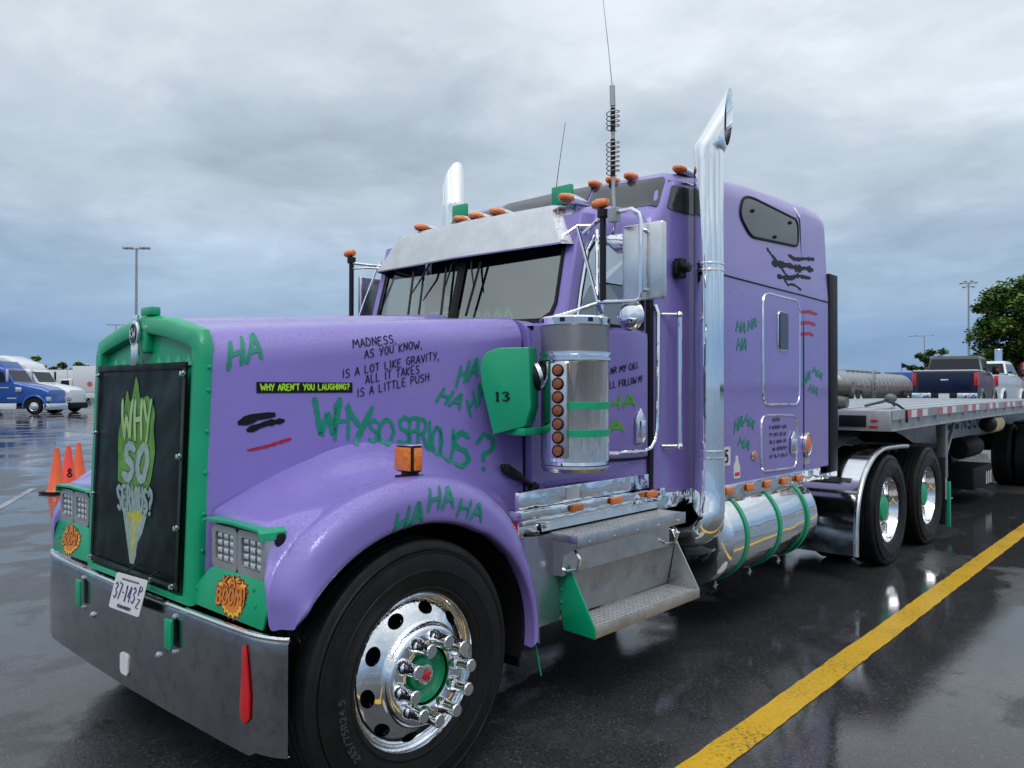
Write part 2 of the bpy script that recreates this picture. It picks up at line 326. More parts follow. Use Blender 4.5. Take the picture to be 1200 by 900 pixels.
# ------------------------------------------------------------------ hand lettering
G = {
 'A': [[(0,0),(.5,1),(1,-.02)],[(.2,.36),(.85,.38)]], 'B': [[(.05,0),(.05,1),(.7,.95),(.8,.75),(.6,.55),(.1,.5)],[(.55,.52),(.95,.35),(.8,.05),(.05,0)]],
 'C': [[(1,.8),(.6,1),(.15,.8),(.02,.45),(.25,.08),(.65,0),(1,.2)]], 'D': [[(.05,0),(.08,1),(.6,.9),(.95,.5),(.65,.08),(.05,0)]],
 'E': [[(.9,1),(.1,.95),(.05,.5),(.08,0),(.95,.02)],[(.08,.5),(.75,.55)]], 'F': [[(.95,1),(.1,.97),(.08,0)],[(.1,.52),(.75,.56)]],
 'G': [[(.95,.8),(.55,1),(.1,.7),(.1,.25),(.5,0),(.95,.2),(.95,.48),(.55,.48)]], 'H': [[(.08,0),(.12,1)],[(.92,.02),(.98,1.02)],[(.1,.5),(.95,.55)]],
 'I': [[(.5,0),(.5,1)]], 'J': [[(.8,1),(.75,.2),(.4,0),(.05,.25)]], 'K': [[(.08,0),(.1,1)],[(.9,1),(.12,.45),(.95,0)]],
 'L': [[(.1,1),(.1,.02),(.9,.05)]], 'M': [[(.02,0),(.15,1),(.5,.35),(.85,1),(1,0)]], 'N': [[(.05,0),(.1,1),(.85,.05),(.95,1.02)]],
 'O': [[(.5,1),(.12,.75),(.03,.35),(.35,.02),(.75,.1),(.98,.55),(.8,.9),(.5,1)]], 'P': [[(.08,0),(.1,1),(.75,.95),(.95,.72),(.65,.48),(.1,.45)]],
 'R': [[(.05,0),(.1,1),(.75,.95),(.88,.72),(.6,.52),(.12,.48)],[(.45,.5),(1,0)]], 'S': [[(.92,.85),(.55,1),(.12,.82),(.25,.58),(.75,.45),(.92,.2),(.5,0),(.05,.12)]],
 'T': [[(0,.96),(1,1)],[(.5,.98),(.5,0)]], 'U': [[(.08,1),(.05,.3),(.35,0),(.75,.08),(.92,.4),(.95,1)]], 'V': [[(.02,1),(.5,0),(.98,1)]],
 'W': [[(0,1),(.25,0),(.5,.65),(.75,.02),(1,1.02)]], 'Y': [[(.02,1),(.48,.48)],[(1,1.02),(.3,-.05)]], 'Z': [[(.05,1),(.95,.98),(.05,.02),(.95,0)]],
 '1': [[(.25,.8),(.52,1),(.52,0)],[(.25,0),(.8,0)]], '3': [[(.08,.85),(.5,1),(.88,.8),(.4,.55)],[(.4,.55),(.95,.35),(.6,0),(.05,.12)]],
 '4': [[(.65,0),(.68,1),(.05,.32),(.95,.32)]], '5': [[(.88,1),(.2,.97),(.15,.58),(.6,.62),(.9,.32),(.55,0),(.08,.1)]], '7': [[(.05,1),(.95,.98),(.4,0)]],
 '8': [[(.5,.54),(.15,.75),(.5,1),(.85,.76),(.5,.54),(.06,.25),(.5,0),(.94,.25),(.5,.54)]], '2': [[(.08,.8),(.45,1),(.85,.8),(.75,.5),(.05,.02),(.95,.02)]], '0': [[(.5,1),(.1,.6),(.15,.2),(.5,0),(.88,.3),(.88,.75),(.5,1)]],
 '?': [[(.05,.72),(.4,1),(.9,.85),(.85,.55),(.4,.42),(.38,.24)],[(.36,.05),(.40,.0)]], '!': [[(.5,1),(.5,.3)],[(.5,.05),(.5,0)]],
 "'": [[(.5,1.05),(.42,.8)]], ',': [[(.4,.08),(.25,-.2)]], '-': [[(.1,.5),(.9,.5)]], '.': [[(.45,.06),(.5,0)]], '/': [[(.1,-.05),(.9,1.05)]], '*': [[(.4,.5),(.5,.42)]],
}
WID = {'I': .35, "'": .25, ',': .25, '.': .25, '!': .35, '1': .55, ' ': .6, 'M': 1.15, 'W': 1.25, '-': .6, '*': .4}
def ribbon(mb, pts, w, emit, jit=.12, seg=None, taper=True):
    """flat brush stroke along 2D points; emit maps 2D (metres) to 3D"""
    L0 = sum(math.dist(pts[i], pts[i+1]) for i in range(len(pts)-1))
    k = max(6, int(L0/max(w*.6, .004))) if seg is None else seg
    k = min(k, 40)
    P = lin([(p[0], p[1], 0) for p in pts], k); rows = []
    for i, p in enumerate(P):
        t = (P[min(i+1, k-1)]-P[max(i-1, 0)]);
        if t.length < 1e-9: t = Vector((1, 0, 0))
        t.normalize(); n = Vector((-t.y, t.x, 0)); ww = w*.5*(1+R.uniform(-jit, jit))
        if taper and (i == 0 or i == k-1): ww *= .55
        q = p+t*(w*.25 if i == k-1 else -w*.25 if i == 0 else 0)
        rows.append([emit((q+n*ww).xy), emit((q-n*ww).xy)])
    mb.grid(rows)
def strokes(mb, text, o, e, t, w, emit, jit=.12, wob=.04):
    """o: baseline start, e: baseline end, t: top at start (all 2D in the surface's plane)"""
    o, e, t = Vector(o), Vector(e), Vector(t); tot = sum(WID.get(c, .85)+.22 for c in text)-.22; U = (e-o)/tot; V = t-o; x = 0
    layer = 0
    for ch in text:
        wd = WID.get(ch, .85)
        for st in G.get(ch, []):
            dy = R.uniform(-wob, wob); layer += 1
            pts = [tuple(o+U*(x+p[0]*wd+R.uniform(-wob, wob)*.4)+V*(p[1]+dy)) for p in st]
            ribbon(mb, pts, w, lambda q, l=layer: emit(q, (l % 7)*.00022), jit)
        x += wd+.22
def bvh_of(*objs):
    vs, fs = [], []
    for o in objs:
        n = len(vs); vs += [tuple(v.co) for v in o.data.vertices]; fs += [tuple(i+n for i in p.vertices) for p in o.data.polygons]
    return BVHTree.FromPolygons(vs, fs)
def side_emit(bvh, y0=-3., off=.0025, default=-1.09):       # drop a point (x,z) on a side surface, seen from -Y
    def em(q, extra=0.):
        h = bvh.ray_cast(Vector((q[0], y0, q[1])), Vector((0, 1, 0)))
        if h[0] is None: return (q[0], default-off-extra, q[1])
        n = h[1] if h[1].y < 0 else -h[1]; return tuple(h[0]+n*(off+extra))
    return em
def plate(mb, poly, f, d):          # thin slab: f(2D, depth)
    n = len(poly); vs = [f(p, 0) for p in poly]+[f(p, d) for p in poly]
    mb.add(vs, [tuple(range(n)), tuple(range(2*n-1, n-1, -1))]+[(i, i+n, (i+1) % n+n, (i+1) % n) for i in range(n)])
def holed(mb, us, vs, f, cellf=.30, thick=.0, seg=8, stagger=False):
    """sheet between grid lines us x vs with an oval hole punched in every cell"""
    for i in range(len(us)-1):
        for j in range(len(vs)-1):
            u0, u1, v0, v1 = us[i], us[i+1], vs[j], vs[j+1]; cx, cy = (u0+u1)/2, (v0+v1)/2
            out = [(u1, cy), (u1, v1), (cx, v1), (u0, v1), (u0, cy), (u0, v0), (cx, v0), (u1, v0)]
            inn = [(cx+(u1-u0)*cellf*cos(pi/4*k), cy+(v1-v0)*cellf*sin(pi/4*k)) for k in range(8)]
            mb.grid([[f(p, 0) for p in out], [f(p, 0) for p in inn], [f(p, thick) for p in inn]], closed=True)
# ================================================================== THE SETTING: ground and markings
def mat_ground():
    m = bpy.data.materials.new('wet_asphalt'); m.use_nodes = True; t = m.node_tree; b = t.nodes['Principled BSDF']
    tc = N(t, 'ShaderNodeTexCoord').outputs['Object']
    def noise(s, d=5, ro=.55, dist=0, vec=None, sc_=None):
        n = N(t, 'ShaderNodeTexNoise'); n.inputs['Scale'].default_value = s; n.inputs['Detail'].default_value = d; n.inputs['Roughness'].default_value = ro; n.inputs['Distortion'].default_value = dist
        if sc_:
            mp = N(t, 'ShaderNodeMapping'); mp.inputs['Scale'].default_value = sc_; mp.inputs['Rotation'].default_value = (0, 0, .75); L(t, tc, mp.inputs[0]); L(t, mp.outputs[0], n.inputs['Vector'])
        else: L(t, tc, n.inputs['Vector'])
        return n.outputs[0]
    grit = N(t, 'ShaderNodeTexVoronoi'); grit.inputs['Scale'].default_value = 95; L(t, tc, grit.inputs['Vector'])
    fine = noise(220, 3); big = noise(.55, 7, .6, .4); mid = noise(3.2, 6, .65); long_ = noise(.35, 6, .6, .6, sc_=(1, 3.2, 1))
    c = ramp(t, [(.0, (.064, .064, .066)), (.5, (.042, .042, .044)), (.9, (.022, .022, .024))], 'LINEAR'); L(t, grit.outputs['Distance'], c.inputs[0])
    wn = N(t, 'ShaderNodeTexWhiteNoise'); L(t, grit.outputs['Position'], wn.inputs[0])
    pale = M(t, 'GREATER_THAN', wn.outputs[0], .955)
    mx = N(t, 'ShaderNodeMix', data_type='RGBA'); L(t, M(t, 'MULTIPLY', pale, .6), mx.inputs[0]); L(t, c.outputs[0], mx.inputs[6]); mx.inputs[7].default_value = (.11, .11, .11, 1)
    mx2 = N(t, 'ShaderNodeMix', data_type='RGBA', blend_type='MULTIPLY'); mx2.inputs[0].default_value = 1; L(t, mx.outputs[2], mx2.inputs[6])
    mr = ramp(t, [(.3, .88), (.7, 1.15)]); L(t, mid, mr.inputs[0]); L(t, mr.outputs[0], mx2.inputs[7]); L(t, mx2.outputs[2], b.inputs['Base Color'])
    # standing water where the low patches are
    wet = M(t, 'ADD', M(t, 'MULTIPLY', big, .6), M(t, 'MULTIPLY', long_, .4)); pud = ramp(t, [(.44, 0.), (.51, 1.)]); L(t, M(t, 'ADD', wet, M(t, 'MULTIPLY', M(t, 'SUBTRACT', mid, .5), .12)), pud.inputs[0])
    rr = ramp(t, [(0, .36), (.5, .20), (1, .04)], 'LINEAR'); L(t, pud.outputs[0], rr.inputs[0]); L(t, rr.outputs[0], b.inputs['Roughness'])
    b.inputs['Specular IOR Level'].default_value = .5; b.inputs['IOR'].default_value = 1.5
    b.inputs['Coat Weight'].default_value = .0
    bp = N(t, 'ShaderNodeBump'); bp.inputs['Distance'].default_value = .006
    L(t, M(t, 'MULTIPLY_ADD', pud.outputs[0], -.27, .30), bp.inputs['Strength'])
    L(t, M(t, 'ADD', M(t, 'MULTIPLY', M(t, 'SUBTRACT', 1., grit.outputs['Distance']), .6), M(t, 'MULTIPLY', fine, .5)), bp.inputs['Height'])
    b2 = N(t, 'ShaderNodeBump'); b2.inputs['Distance'].default_value = .02; b2.inputs['Strength'].default_value = .10; L(t, noise(1.3, 4, .5, sc_=(1, 2, 1)), b2.inputs['Height']); L(t, bp.outputs[0], b2.inputs['Normal']); L(t, b2.outputs[0], b.inputs['Normal'])
    return m
GROUND = mat_ground()
def mat_line(name, colr, wear):
    m = bpy.data.materials.new(name); m.use_nodes = True; t = m.node_tree; b = t.nodes['Principled BSDF']; tc = N(t, 'ShaderNodeTexCoord').outputs['Object']
    n = N(t, 'ShaderNodeTexNoise'); n.inputs['Scale'].default_value = 55; n.inputs['Detail'].default_value = 6; n.inputs['Roughness'].default_value = .7; L(t, tc, n.inputs['Vector'])
    n2 = N(t, 'ShaderNodeTexNoise'); n2.inputs['Scale'].default_value = 2.2; n2.inputs['Detail'].default_value = 4; L(t, tc, n2.inputs['Vector'])
    r = ramp(t, [(wear, tuple(c*.12 for c in colr)), (wear+.10, tuple(c*.82 for c in colr)), (wear+.3, colr)], 'LINEAR'); L(t, M(t, 'ADD', M(t, 'MULTIPLY', n.outputs[0], .75), M(t, 'MULTIPLY', n2.outputs[0], .25)), r.inputs[0]); L(t, r.outputs[0], b.inputs['Base Color'])
    b.inputs['Roughness'].default_value = .32; b.inputs['Specular IOR Level'].default_value = .35
    bp = N(t, 'ShaderNodeBump'); bp.inputs['Distance'].default_value = .004; bp.inputs['Strength'].default_value = .5; L(t, n.outputs[0], bp.inputs['Height']); L(t, bp.outputs[0], b.inputs['Normal'])
    return m
YL = mat_line('yellow_road_paint', (.80, .47, .015), .36); WL = mat_line('worn_white_road_paint', (.5, .5, .5), .44)
gm = MB(); xs = [-1500, -400, -100, -30, -10, 0, 10, 30, 100, 400, 1500]
gm.grid([[(x, y, 0) for y in xs] for x in xs]); gm.build('ground', GROUND, kind='structure', smooth=0)
def painted(name, x0, y0, x1, y1, wd, m):
    d = Vector((x1-x0, y1-y0, 0)); n = Vector((-d.y, d.x, 0)).normalized()*wd/2; k = max(2, int(d.length/.08)); k = min(k, 400); rows = []
    for i in range(k+1):
        p = Vector((x0, y0, .004))+d*i/k; e = R.uniform(-.004, .004); rows.append([tuple(p+n*(1+e/wd*2)), tuple(p-n*(1-R.uniform(-.004, .004)/wd*2))])
    MB().grid(rows).build(name, m, kind='structure', smooth=0)
painted('parking_line', -1.0, -1.818, 26, -1.765, .158, YL)
painted('parking_line', 1.0, 6.96, 2.95, 10.85, .10, WL)

# ================================================================== THE PURPLE TRACTOR
T = empty('semi_truck', 'purple long-nose semi truck with green trim and HA HA lettering, nearest the camera', 'truck')
# ---- frame, engine mass, axles
fr = MB(); fr.box(.22, 8.25, -.46, -.37, .72, .98); fr.box(.22, 8.25, .37, .46, .72, .98)
for x in (.5, 2.9, 4.4, 5.7, 7.0, 8.1): fr.box(x, x+.08, -.37, .37, .74, .96)
frame = fr.build('frame_rail', BLACK, T, bevel=.006)
e = MB(); e.box(.32, 1.66, -.40, .40, .62, 1.62); e.box(.24, .32, -.44, .44, .62, 1.72); e.box(1.66, 2.6, -.42, .42, .60, 1.0); e.box(.5, .9, -.44, -.2, .9, 1.3)  # black mass under the hood, added to block light
e.build('engine_light_block', BLACK, T, bevel=.02)
ax = MB(); ax.cyl((.695, -.9, .50), (.695, .9, .50), .06); ax.cyl((6.36, -.9, .53), (6.36, .9, .53), .07); ax.cyl((7.68, -.9, .53), (7.68, .9, .53), .07)
ax.lathe([(.05, -.25), (.2, -.15), (.24, 0), (.2, .15), (.05, .25)], (6.36, 0, .53), 'Y'); ax.lathe([(.05, -.25), (.2, -.15), (.24, 0), (.2, .15), (.05, .25)], (7.68, 0, .53), 'Y')
ax.box(.0+.3, 1.5, -.47, -.38, .40, .46); ax.box(.3, 1.5, .38, .47, .40, .46)
ax.build('axle', BLACK, T)
bx('air_spring_bracket', (5.4, 5.8, -.44, .44, .45, .72), BLACK, T)

# ---- bumper (wrapped ends)
def bumper_path(off=0.):
    pts = [(.06+off, 0)]; pts += [(.065+off, -.4), (.075+off, -.80), (.08+off, -.90)]
    for k in range(1, 9):
        a = radians(66*k/8); pts.append((.08+off+.10*(1-cos(a)), -.90-.24*sin(a)))
    return pts
bp_ = bumper_path(); full = [(x, -y) for x, y in bp_[::-1]]+bp_[1:]
zs = [.345, .35, .40, .5, .6, .7, .752, .768, .774]
mb = MB(); n = len(full); rows = []
for (z, din) in [(.352, .012), (.345, .0), (.41, 0), (.5, 0), (.6, 0), (.7, 0), (.742, 0), (.757, .006), (.762, .018), (.760, .04), (.74, .05)]:
    rows.append([(x+din, y*(1-.0*din), z+(.018 if abs(y) > 1.0 and z < .36 else 0)) for x, y in full])
mb.grid(rows); bumper = mb.build('bumper', BUMPM, T, smooth=50)
mb = MB(); mb.tube([(x+.008, y, .760) for x, y in full], .011, 8); mb.build('bumper_edge_roll', CHROME, bumper)
BB = bvh_of(bumper)
def on_bumper(y, z, off=0.):
    h = BB.ray_cast(Vector((-1, y, z)), Vector((1, 0, 0))); return (h[0].x if h[0] else .08)-off
# tow cover, green tag plates, bolts, red streak with its reflection painted as one strip
p = rrect(-.035, .045, .395, .485, .02); mb = MB(); plate(mb, p, lambda q, d: (on_bumper(q[0], q[1], d), q[0], q[1]), .006); mb.build('tow_hole_cover', WHITEP, bumper)
for y in (.505, -.43):
    p = rrect(y-.027, y+.027, .60, .715, .008); mb = MB(); plate(mb, p, lambda q, d: (on_bumper(q[0], q[1], d+.012), q[0], q[1]), .012); mb.build('green_plate', GREEN, bumper, bevel=.002)
    for z in (.725, .590):
        mb = MB(); x = on_bumper(y-.01, z); mb.lathe([(.013, .0), (.013, .005), (.007, .007), (.007, .011), (.0, .012)], (0, 0, 0), 'X', 10)
        mb.v = [(x-v[0], y-.018+v[1], z+v[2]) for v in mb.v]; mb.build('bolt', CHROME, bumper)
for (y, z) in ((.37, .575), (-.31, .545)):
    mb = MB(); x = on_bumper(y, z); mb.lathe([(.015, .0), (.015, .005), (.009, .008), (.009, .012), (.0, .014)], (0, 0, 0), 'X', 10)
    mb.v = [(x-v[0], y+v[1], z+v[2]) for v in mb.v]; mb.build('bolt', CHROME, bumper)
p = [(-.955, .725), (-.940, .715), (-.935, .62), (-.925, .49), (-.935, .462), (-.955, .452), (-.975, .470), (-.978, .55), (-.965, .66)]
mb = MB(); plate(mb, p, lambda q, d: (on_bumper(q[0], q[1], d+.001), q[0], q[1]), .010); mb.build('red_streak_reflection', RED, bumper, bevel=.002)
mb = MB(); mb.box(.12, .16, -.85, .85, .38, .72); mb.box(.2, .34, -.5, .5, .50, .74); mb.box(.14, .34, -.86, .86, .70, .715); mb.build('bumper_bracket', BLACK, T)
# black box that puts shade into the gap behind the bumper
bx('bumper_gap_shade', (.20, .30, -.60, .60, .48, .86), BLACK, T)
# licence plate
pl = MB(); P0 = Vector((.022, -.008, .837)); U = Vector((.0, -.300, .012)); V = Vector((-.012, .055, -.153))
poly = rrect(.0, 1, 0, 1, .06)
def PF(q, d=0.): return tuple(P0+U*q[0]+V*(1-q[1])+Vector((-1, 0, 0))*d)
plate(pl, poly, lambda q, d: PF(q, d), .002); lp = pl.build('licence_plate', WHITEP, T)
def plate_em(q, ex=0.): return PF(q, .0035+ex)
mb = MB(); strokes(mb, '37-143', (.07, .30), (.76, .30), (.07, .74), .030, plate_em, .05, .01); strokes(mb, 'P', (.83, .55), (.93, .55), (.83, .80), .026, plate_em, .05, .01); strokes(mb, 'Z', (.83, .22), (.93, .22), (.83, .46), .026, plate_em, .05, .01)
strokes(mb, 'PERMANENT', (.28, .08), (.72, .08), (.28, .17), .018, plate_em, .05, .01)
for i in range(11): ribbon(mb, [(.24+.05*i, .84), (.255+.05*i, .90), (.27+.05*i, .85)], .015, lambda q: plate_em(q))
mb.build('lettering', NAVY, lp)
for yy in (-.06, -.25): MB().tube([(.018, yy, .80), (.030, yy, .84), (.085, yy, .865)], .0035, 6).build('zip_tie', PLASTIC, lp)

# ---- grille shell
def arch(hw, zb, zs_, zp, rc, n=64):
    pts = [(-hw, zb)]; pts.append((-hw, zs_-rc))
    for k in range(1, 8): a = radians(180-90*k/8*.86); pts.append((-hw+rc+rc*cos(a), zs_-rc+rc*sin(a)))
    pts.append((-hw*.45, zs_+(zp-zs_)*.62)); pts.append((0, zp))
    L_ = pts+[(-y, z) for y, z in pts[::-1][1:]]
    r = lin([(a, b, 0) for a, b in L_], n-16); bot = lin([(hw, zb, 0), (-hw, zb, 0)], 18)[1:-1]
    return [(p.x, p.y) for p in r]+[(p.x, p.y) for p in bot]
O = lambda x, a: [(x, y, z) for y, z in a]
mb = MB()
lean = lambda vs: [(v[0]+.022+(v[2]-1.75)*.035, v[1], v[2]) for v in vs]
mb.grid([O(.152, arch(.526, .78, 1.850, 1.930, .075)), O(.132, arch(.526, .775, 1.850, 1.930, .07)), O(.108, arch(.518, .772, 1.843, 1.922, .065)), O(.100, arch(.506, .772, 1.832, 1.910, .058)),
         O(.100, arch(.462, .79, 1.782, 1.858, .03)), O(.104, arch(.456, .795, 1.775, 1.850, .028)), O(.138, arch(.452, .80, 1.77, 1.842, .025))], closed=True); mb.v = lean(mb.v)
shell = mb.build('grille_surround', GREEN, T, smooth=40)
mb = MB(); mb.add([(.158+(p[1]-1.75)*.035, p[0], p[1]) for p in arch(.455, .80, 1.768, 1.842, .03)], [tuple(range(64+0))]) if len(arch(.455, .80, 1.768, 1.842, .03)) == 64 else mb.add([(.148, -.45, .8), (.148, .45, .8), (.148, .45, 1.76), (.148, 0, 1.84), (.148, -.45, 1.76)], [(0, 1, 2, 3, 4)]); mb.build('grille_backing', GREEN, shell)
spikes = MB()
for i in range(9):
    y = -.36+i*.09
    if abs(y) < .02: continue
    spikes.add([(.133, y-.040, 1.70), (.133, y+.040, 1.70), (.118, y, 1.70), (.1355, y, 1.752)], [(0, 2, 3), (2, 1, 3), (0, 1, 2)])
spikes.build('grille_spikes', GREEN, shell, smooth=0, kind='stuff').location = (.022, 0, 0)
bx('grille_centre_rib', (.104, .15, -.030, .03, 1.76, 1.925), GREEN, shell, bevel=.012).location = (.022, 0, 0)
bx('hood_ornament_base', (.105, .15, -.075, .03, 1.92, 1.958), GREEN, shell, bevel=.008).location = (.022, 0, 0)
riv = MB()
for s in (-1, 1):
    for z in (.84, .98, 1.12, 1.28, 1.44, 1.60, 1.69):
        riv.lathe([(.0, .008), (.006, .007), (.009, .003), (.009, 0)], (0, 0, 0), 'Y', 8)
        k = 8*4; riv.v[-k:] = [(.162+v[0]+(z-1.75)*.035, s*(.525+v[1]), z+v[2]) for v in riv.v[-k:]]
riv.build('rivet', GREEN, shell, kind='stuff')
# emblem
em = MB(); ell = [(.044*cos(2*pi*k/24), .058*sin(2*pi*k/24)) for k in range(24)]
plate(em, [(y+.05, z+1.845) for y, z in ell], lambda q, d: (.098-d, q[0], q[1]), .014); emb = em.build('emblem', CHROME, shell, bevel=.003); emb.location = (.022, 0, 0)
em = MB(); plate(em, [(y*.74+.05, z*.74+1.845) for y, z in ell], lambda q, d: (.0835-d, q[0], q[1]), .002); em.build('emblem_face', PLASTIC, emb)
em = MB(); em.box(.088, .10, .028, .072, 1.885, 1.925); em.box(.088, .10, .020, .080, 1.70, 1.80)
for k in range(4): em.box(.083, .088, .025+k*.014, .032+k*.014, 1.705, 1.795)
em.build('emblem_bar', CHROME, emb, bevel=.002, kind='stuff')
em = MB(); eme = lambda q, x=0.: (.080-x, -q[0], q[1])
strokes(em, 'K', (-.078, 1.826), (-.052, 1.826), (-.078, 1.866), .005, eme, .02, .0); strokes(em, 'W', (-.05, 1.826), (-.022, 1.826), (-.05, 1.866), .005, eme, .02, .0); em.build('lettering', WHITEP, emb)
# cover sheet
rows = []
NR, NC = 44, 40
for i in range(NR):
    z = .812+(1.712-.812)*i/(NR-1); r_ = []
    for j in range(NC):
        y = .446-.882*j/(NC-1); ed = min(i, NR-1-i, j, NC-1-j)
        x = .098-.004*sin(y*9+z*4)*min(1, ed/5)-.003*sin(z*22+y*3)*min(1, ed/5)-(.003 if ed >= 2 else 0)
        r_.append((x, y, z))
    rows.append(r_)
mb = MB().grid(rows); mb.v = lean(mb.v); cover = mb.build('grille_cover', VINYL, T, smooth=60)
mb = MB()
for a in ((.812, .838), (1.686, 1.712)): mb.box(.0885, .0925, -.436, .446, a[0], a[1])
for a in ((-.436, -.408), (.418, .446)): mb.box(.0885, .0925, a[0], a[1], .838, 1.686)
mb.v = lean(mb.v); mb.build('hem', VINYL, cover, bevel=.0015)
for (y, z) in ((.425, 1.665), (-.425, 1.665), (.43, 1.40), (.43, 1.12), (-.42, 1.34), (-.42, 1.06), (.43, .83), (-.40, .83), (-.20, .825)):
    mb = MB(); mb.lathe([(.012, 0), (.012, .006), (.006, .009), (.006, .014), (.010, .016), (.0, .019)], (0, 0, 0), 'X', 10)
    mb.v = lean([(.0885-v[0], y+v[1], z+v[2]) for v in mb.v]); mb.build('snap_stud', CHROME, cover)
CB = bvh_of(cover)
def cem(q, ex=0.):
    h = CB.ray_cast(Vector((-1, -q[0], q[1])), Vector((1, 0, 0))); return ((h[0].x if h[0] else .09)-.0022-ex, -q[0], q[1])
def cpatch(poly, m, name, ex):
    mb = MB(); c = (sum(p[0] for p in poly)/len(poly), sum(p[1] for p in poly)/len(poly)); rows = []
    for k in range(7): t = 1-k/6*.999; rows.append([cem((c[0]+(p[0]-c[0])*t, c[1]+(p[1]-c[1])*t), ex) for p in poly])
    mb.grid(rows, closed=True); return mb.build(name, m, cover, smooth=60)
# plain printed emblem with the words WHY SO SERIOUS? (stand-in artwork: lettering on a tapering patch)
hp = [(-.17, 1.20), (-.19, 1.38), (-.135, 1.50), (-.115, 1.60), (-.07, 1.545), (-.03, 1.66), (.02, 1.565), (.09, 1.575), (.165, 1.51), (.150, 1.43), (.172, 1.33), (.14, 1.20), (.0, 1.16)]
cpatch([(p.x, p.y) for p in spl([(a, b, 0) for a, b in hp+[hp[0]]], 50)][:-1], HAIRG, 'printed_patch', .0)
cpatch([(-.10, 1.165), (.10, 1.165), (.135, 1.10), (.02, .86), (-.02, .86), (-.135, 1.10)], PALE, 'printed_patch', .0002)
cpatch([(-.085, 1.09), (.085, 1.09), (.012, .90), (-.012, .90)], YPRINT, 'printed_patch', .0004)
for k, (txt, a, b, t, wd, m) in enumerate([('WHY', (-.15, 1.385), (.13, 1.385), (-.15, 1.555), .022, mat('pale_green_print', (.36, .55, .20), .5, var=.2)), ('SO', (-.125, 1.215), (.115, 1.215), (-.125, 1.365), .042, PALE), ('SERIOUS?', (-.175, 1.075), (.175, 1.085), (-.175, 1.18), .022, PALE)]):
    mb = MB(); strokes(mb, txt, a, b, t, wd+.012, lambda q, x=0.: cem(q, .0006+x*.3), .05, .02); mb.build('lettering', mat('dark_teal_outline', (.02, .07, .08), .5) if k == 0 else bpy.data.materials['dark_teal_outline'], cover)
    R.seed(7+k); mb = MB(); strokes(mb, txt, a, b, t, wd, lambda q, x=0.: cem(q, .0016+x*.3), .05, .0); mb.build('lettering', m, cover)

# ---- hood
def hw(x): return .56+(x-.24)*.18-.03*max(0, (.35-x)/.23)
def zt(x): return 1.862+(x-.24)*.084
def hood_sec(x, n=60):
    h, z, r = hw(x), zt(x), .13+.03*max(0, (1.0-x))
    pts = [(-h-.012, 1.0), (-h-.006, 1.35), (-h, z-r)]
    for k in range(1, 9): a = radians(180-90*k/8); pts.append((-h+r+r*cos(a), z-r+r*sin(a)))
    pts += [(-.36, z+.003), (-.30, z+.008), (-.25, z+.032), (-.20, z+.044), (0, z+.052)]
    P = [(p.x, p.y) for p in lin([(a, b, 0) for a, b in pts], n)]
    return P+[(-a, b) for a, b in P[::-1][1:]]
hx = [.135, .155]+[.155+(1.672-.155)*k/40 for k in range(1, 41)]
mb = MB(); rows = []
for x in hx: rows.append([(x, y*(1 if x > .15 else .985), (z-(0 if x > .15 else .008)) if z > 1.001 else (.80 if x < .50 else 1.0)) for y, z in hood_sec(x)])
rows.append([(1.685, y*.985, z-.012) for y, z in hood_sec(1.672)]); rows.append([(1.685, y*.93, z-.05) for y, z in hood_sec(1.672)])
mb.grid(rows); hood = mb.build('hood', PURPLE, T, smooth=50)
HBV = bvh_of(hood)
mb = MB(); mb.grid([[(.25, y*.96, z-.02) for y, z in hood_sec(.28)], [(1.66, y*.96, z-.03) for y, z in hood_sec(1.66)]]); mb.build('hood_lining', BLACK, hood)
mb = MB(); mb.box(1.60, 1.66, -.78, .78, .95, 1.9); mb.build('firewall', BLACK, T)
# cowl strip behind the hood, lettering on the hood centre
mb = MB(); mb.grid([[(x, y, z) for y, z in hood_sec(1.66)] for x in (1.70, 1.80)]); rr = [[(x, y*1.045, z-.015) for y, z in hood_sec(1.66)] for x in (1.702, 1.74, 1.80)]
mb = MB(); mb.grid([[(1.70, y*.99, z-.05) for y, z in hood_sec(1.66)]]+rr); mb.build('cowl', PURPLE, T, smooth=50)
mb = MB()
hem = lambda q, ex=0.: (q[0], q[1], (HBV.ray_cast(Vector((q[0], q[1], 3)), Vector((0, 0, -1)))[0] or Vector((0, 0, 1.95))).z+.002)
for i in range(9):
    x = .62+i*.11; mb.grid([[hem((x, .21)), hem((x+.07, .21))], [hem((x+R.uniform(-.02, .03), .02)), hem((x+R.uniform(.03, .09), .02))]])
mb.build('lettering', INK, hood)

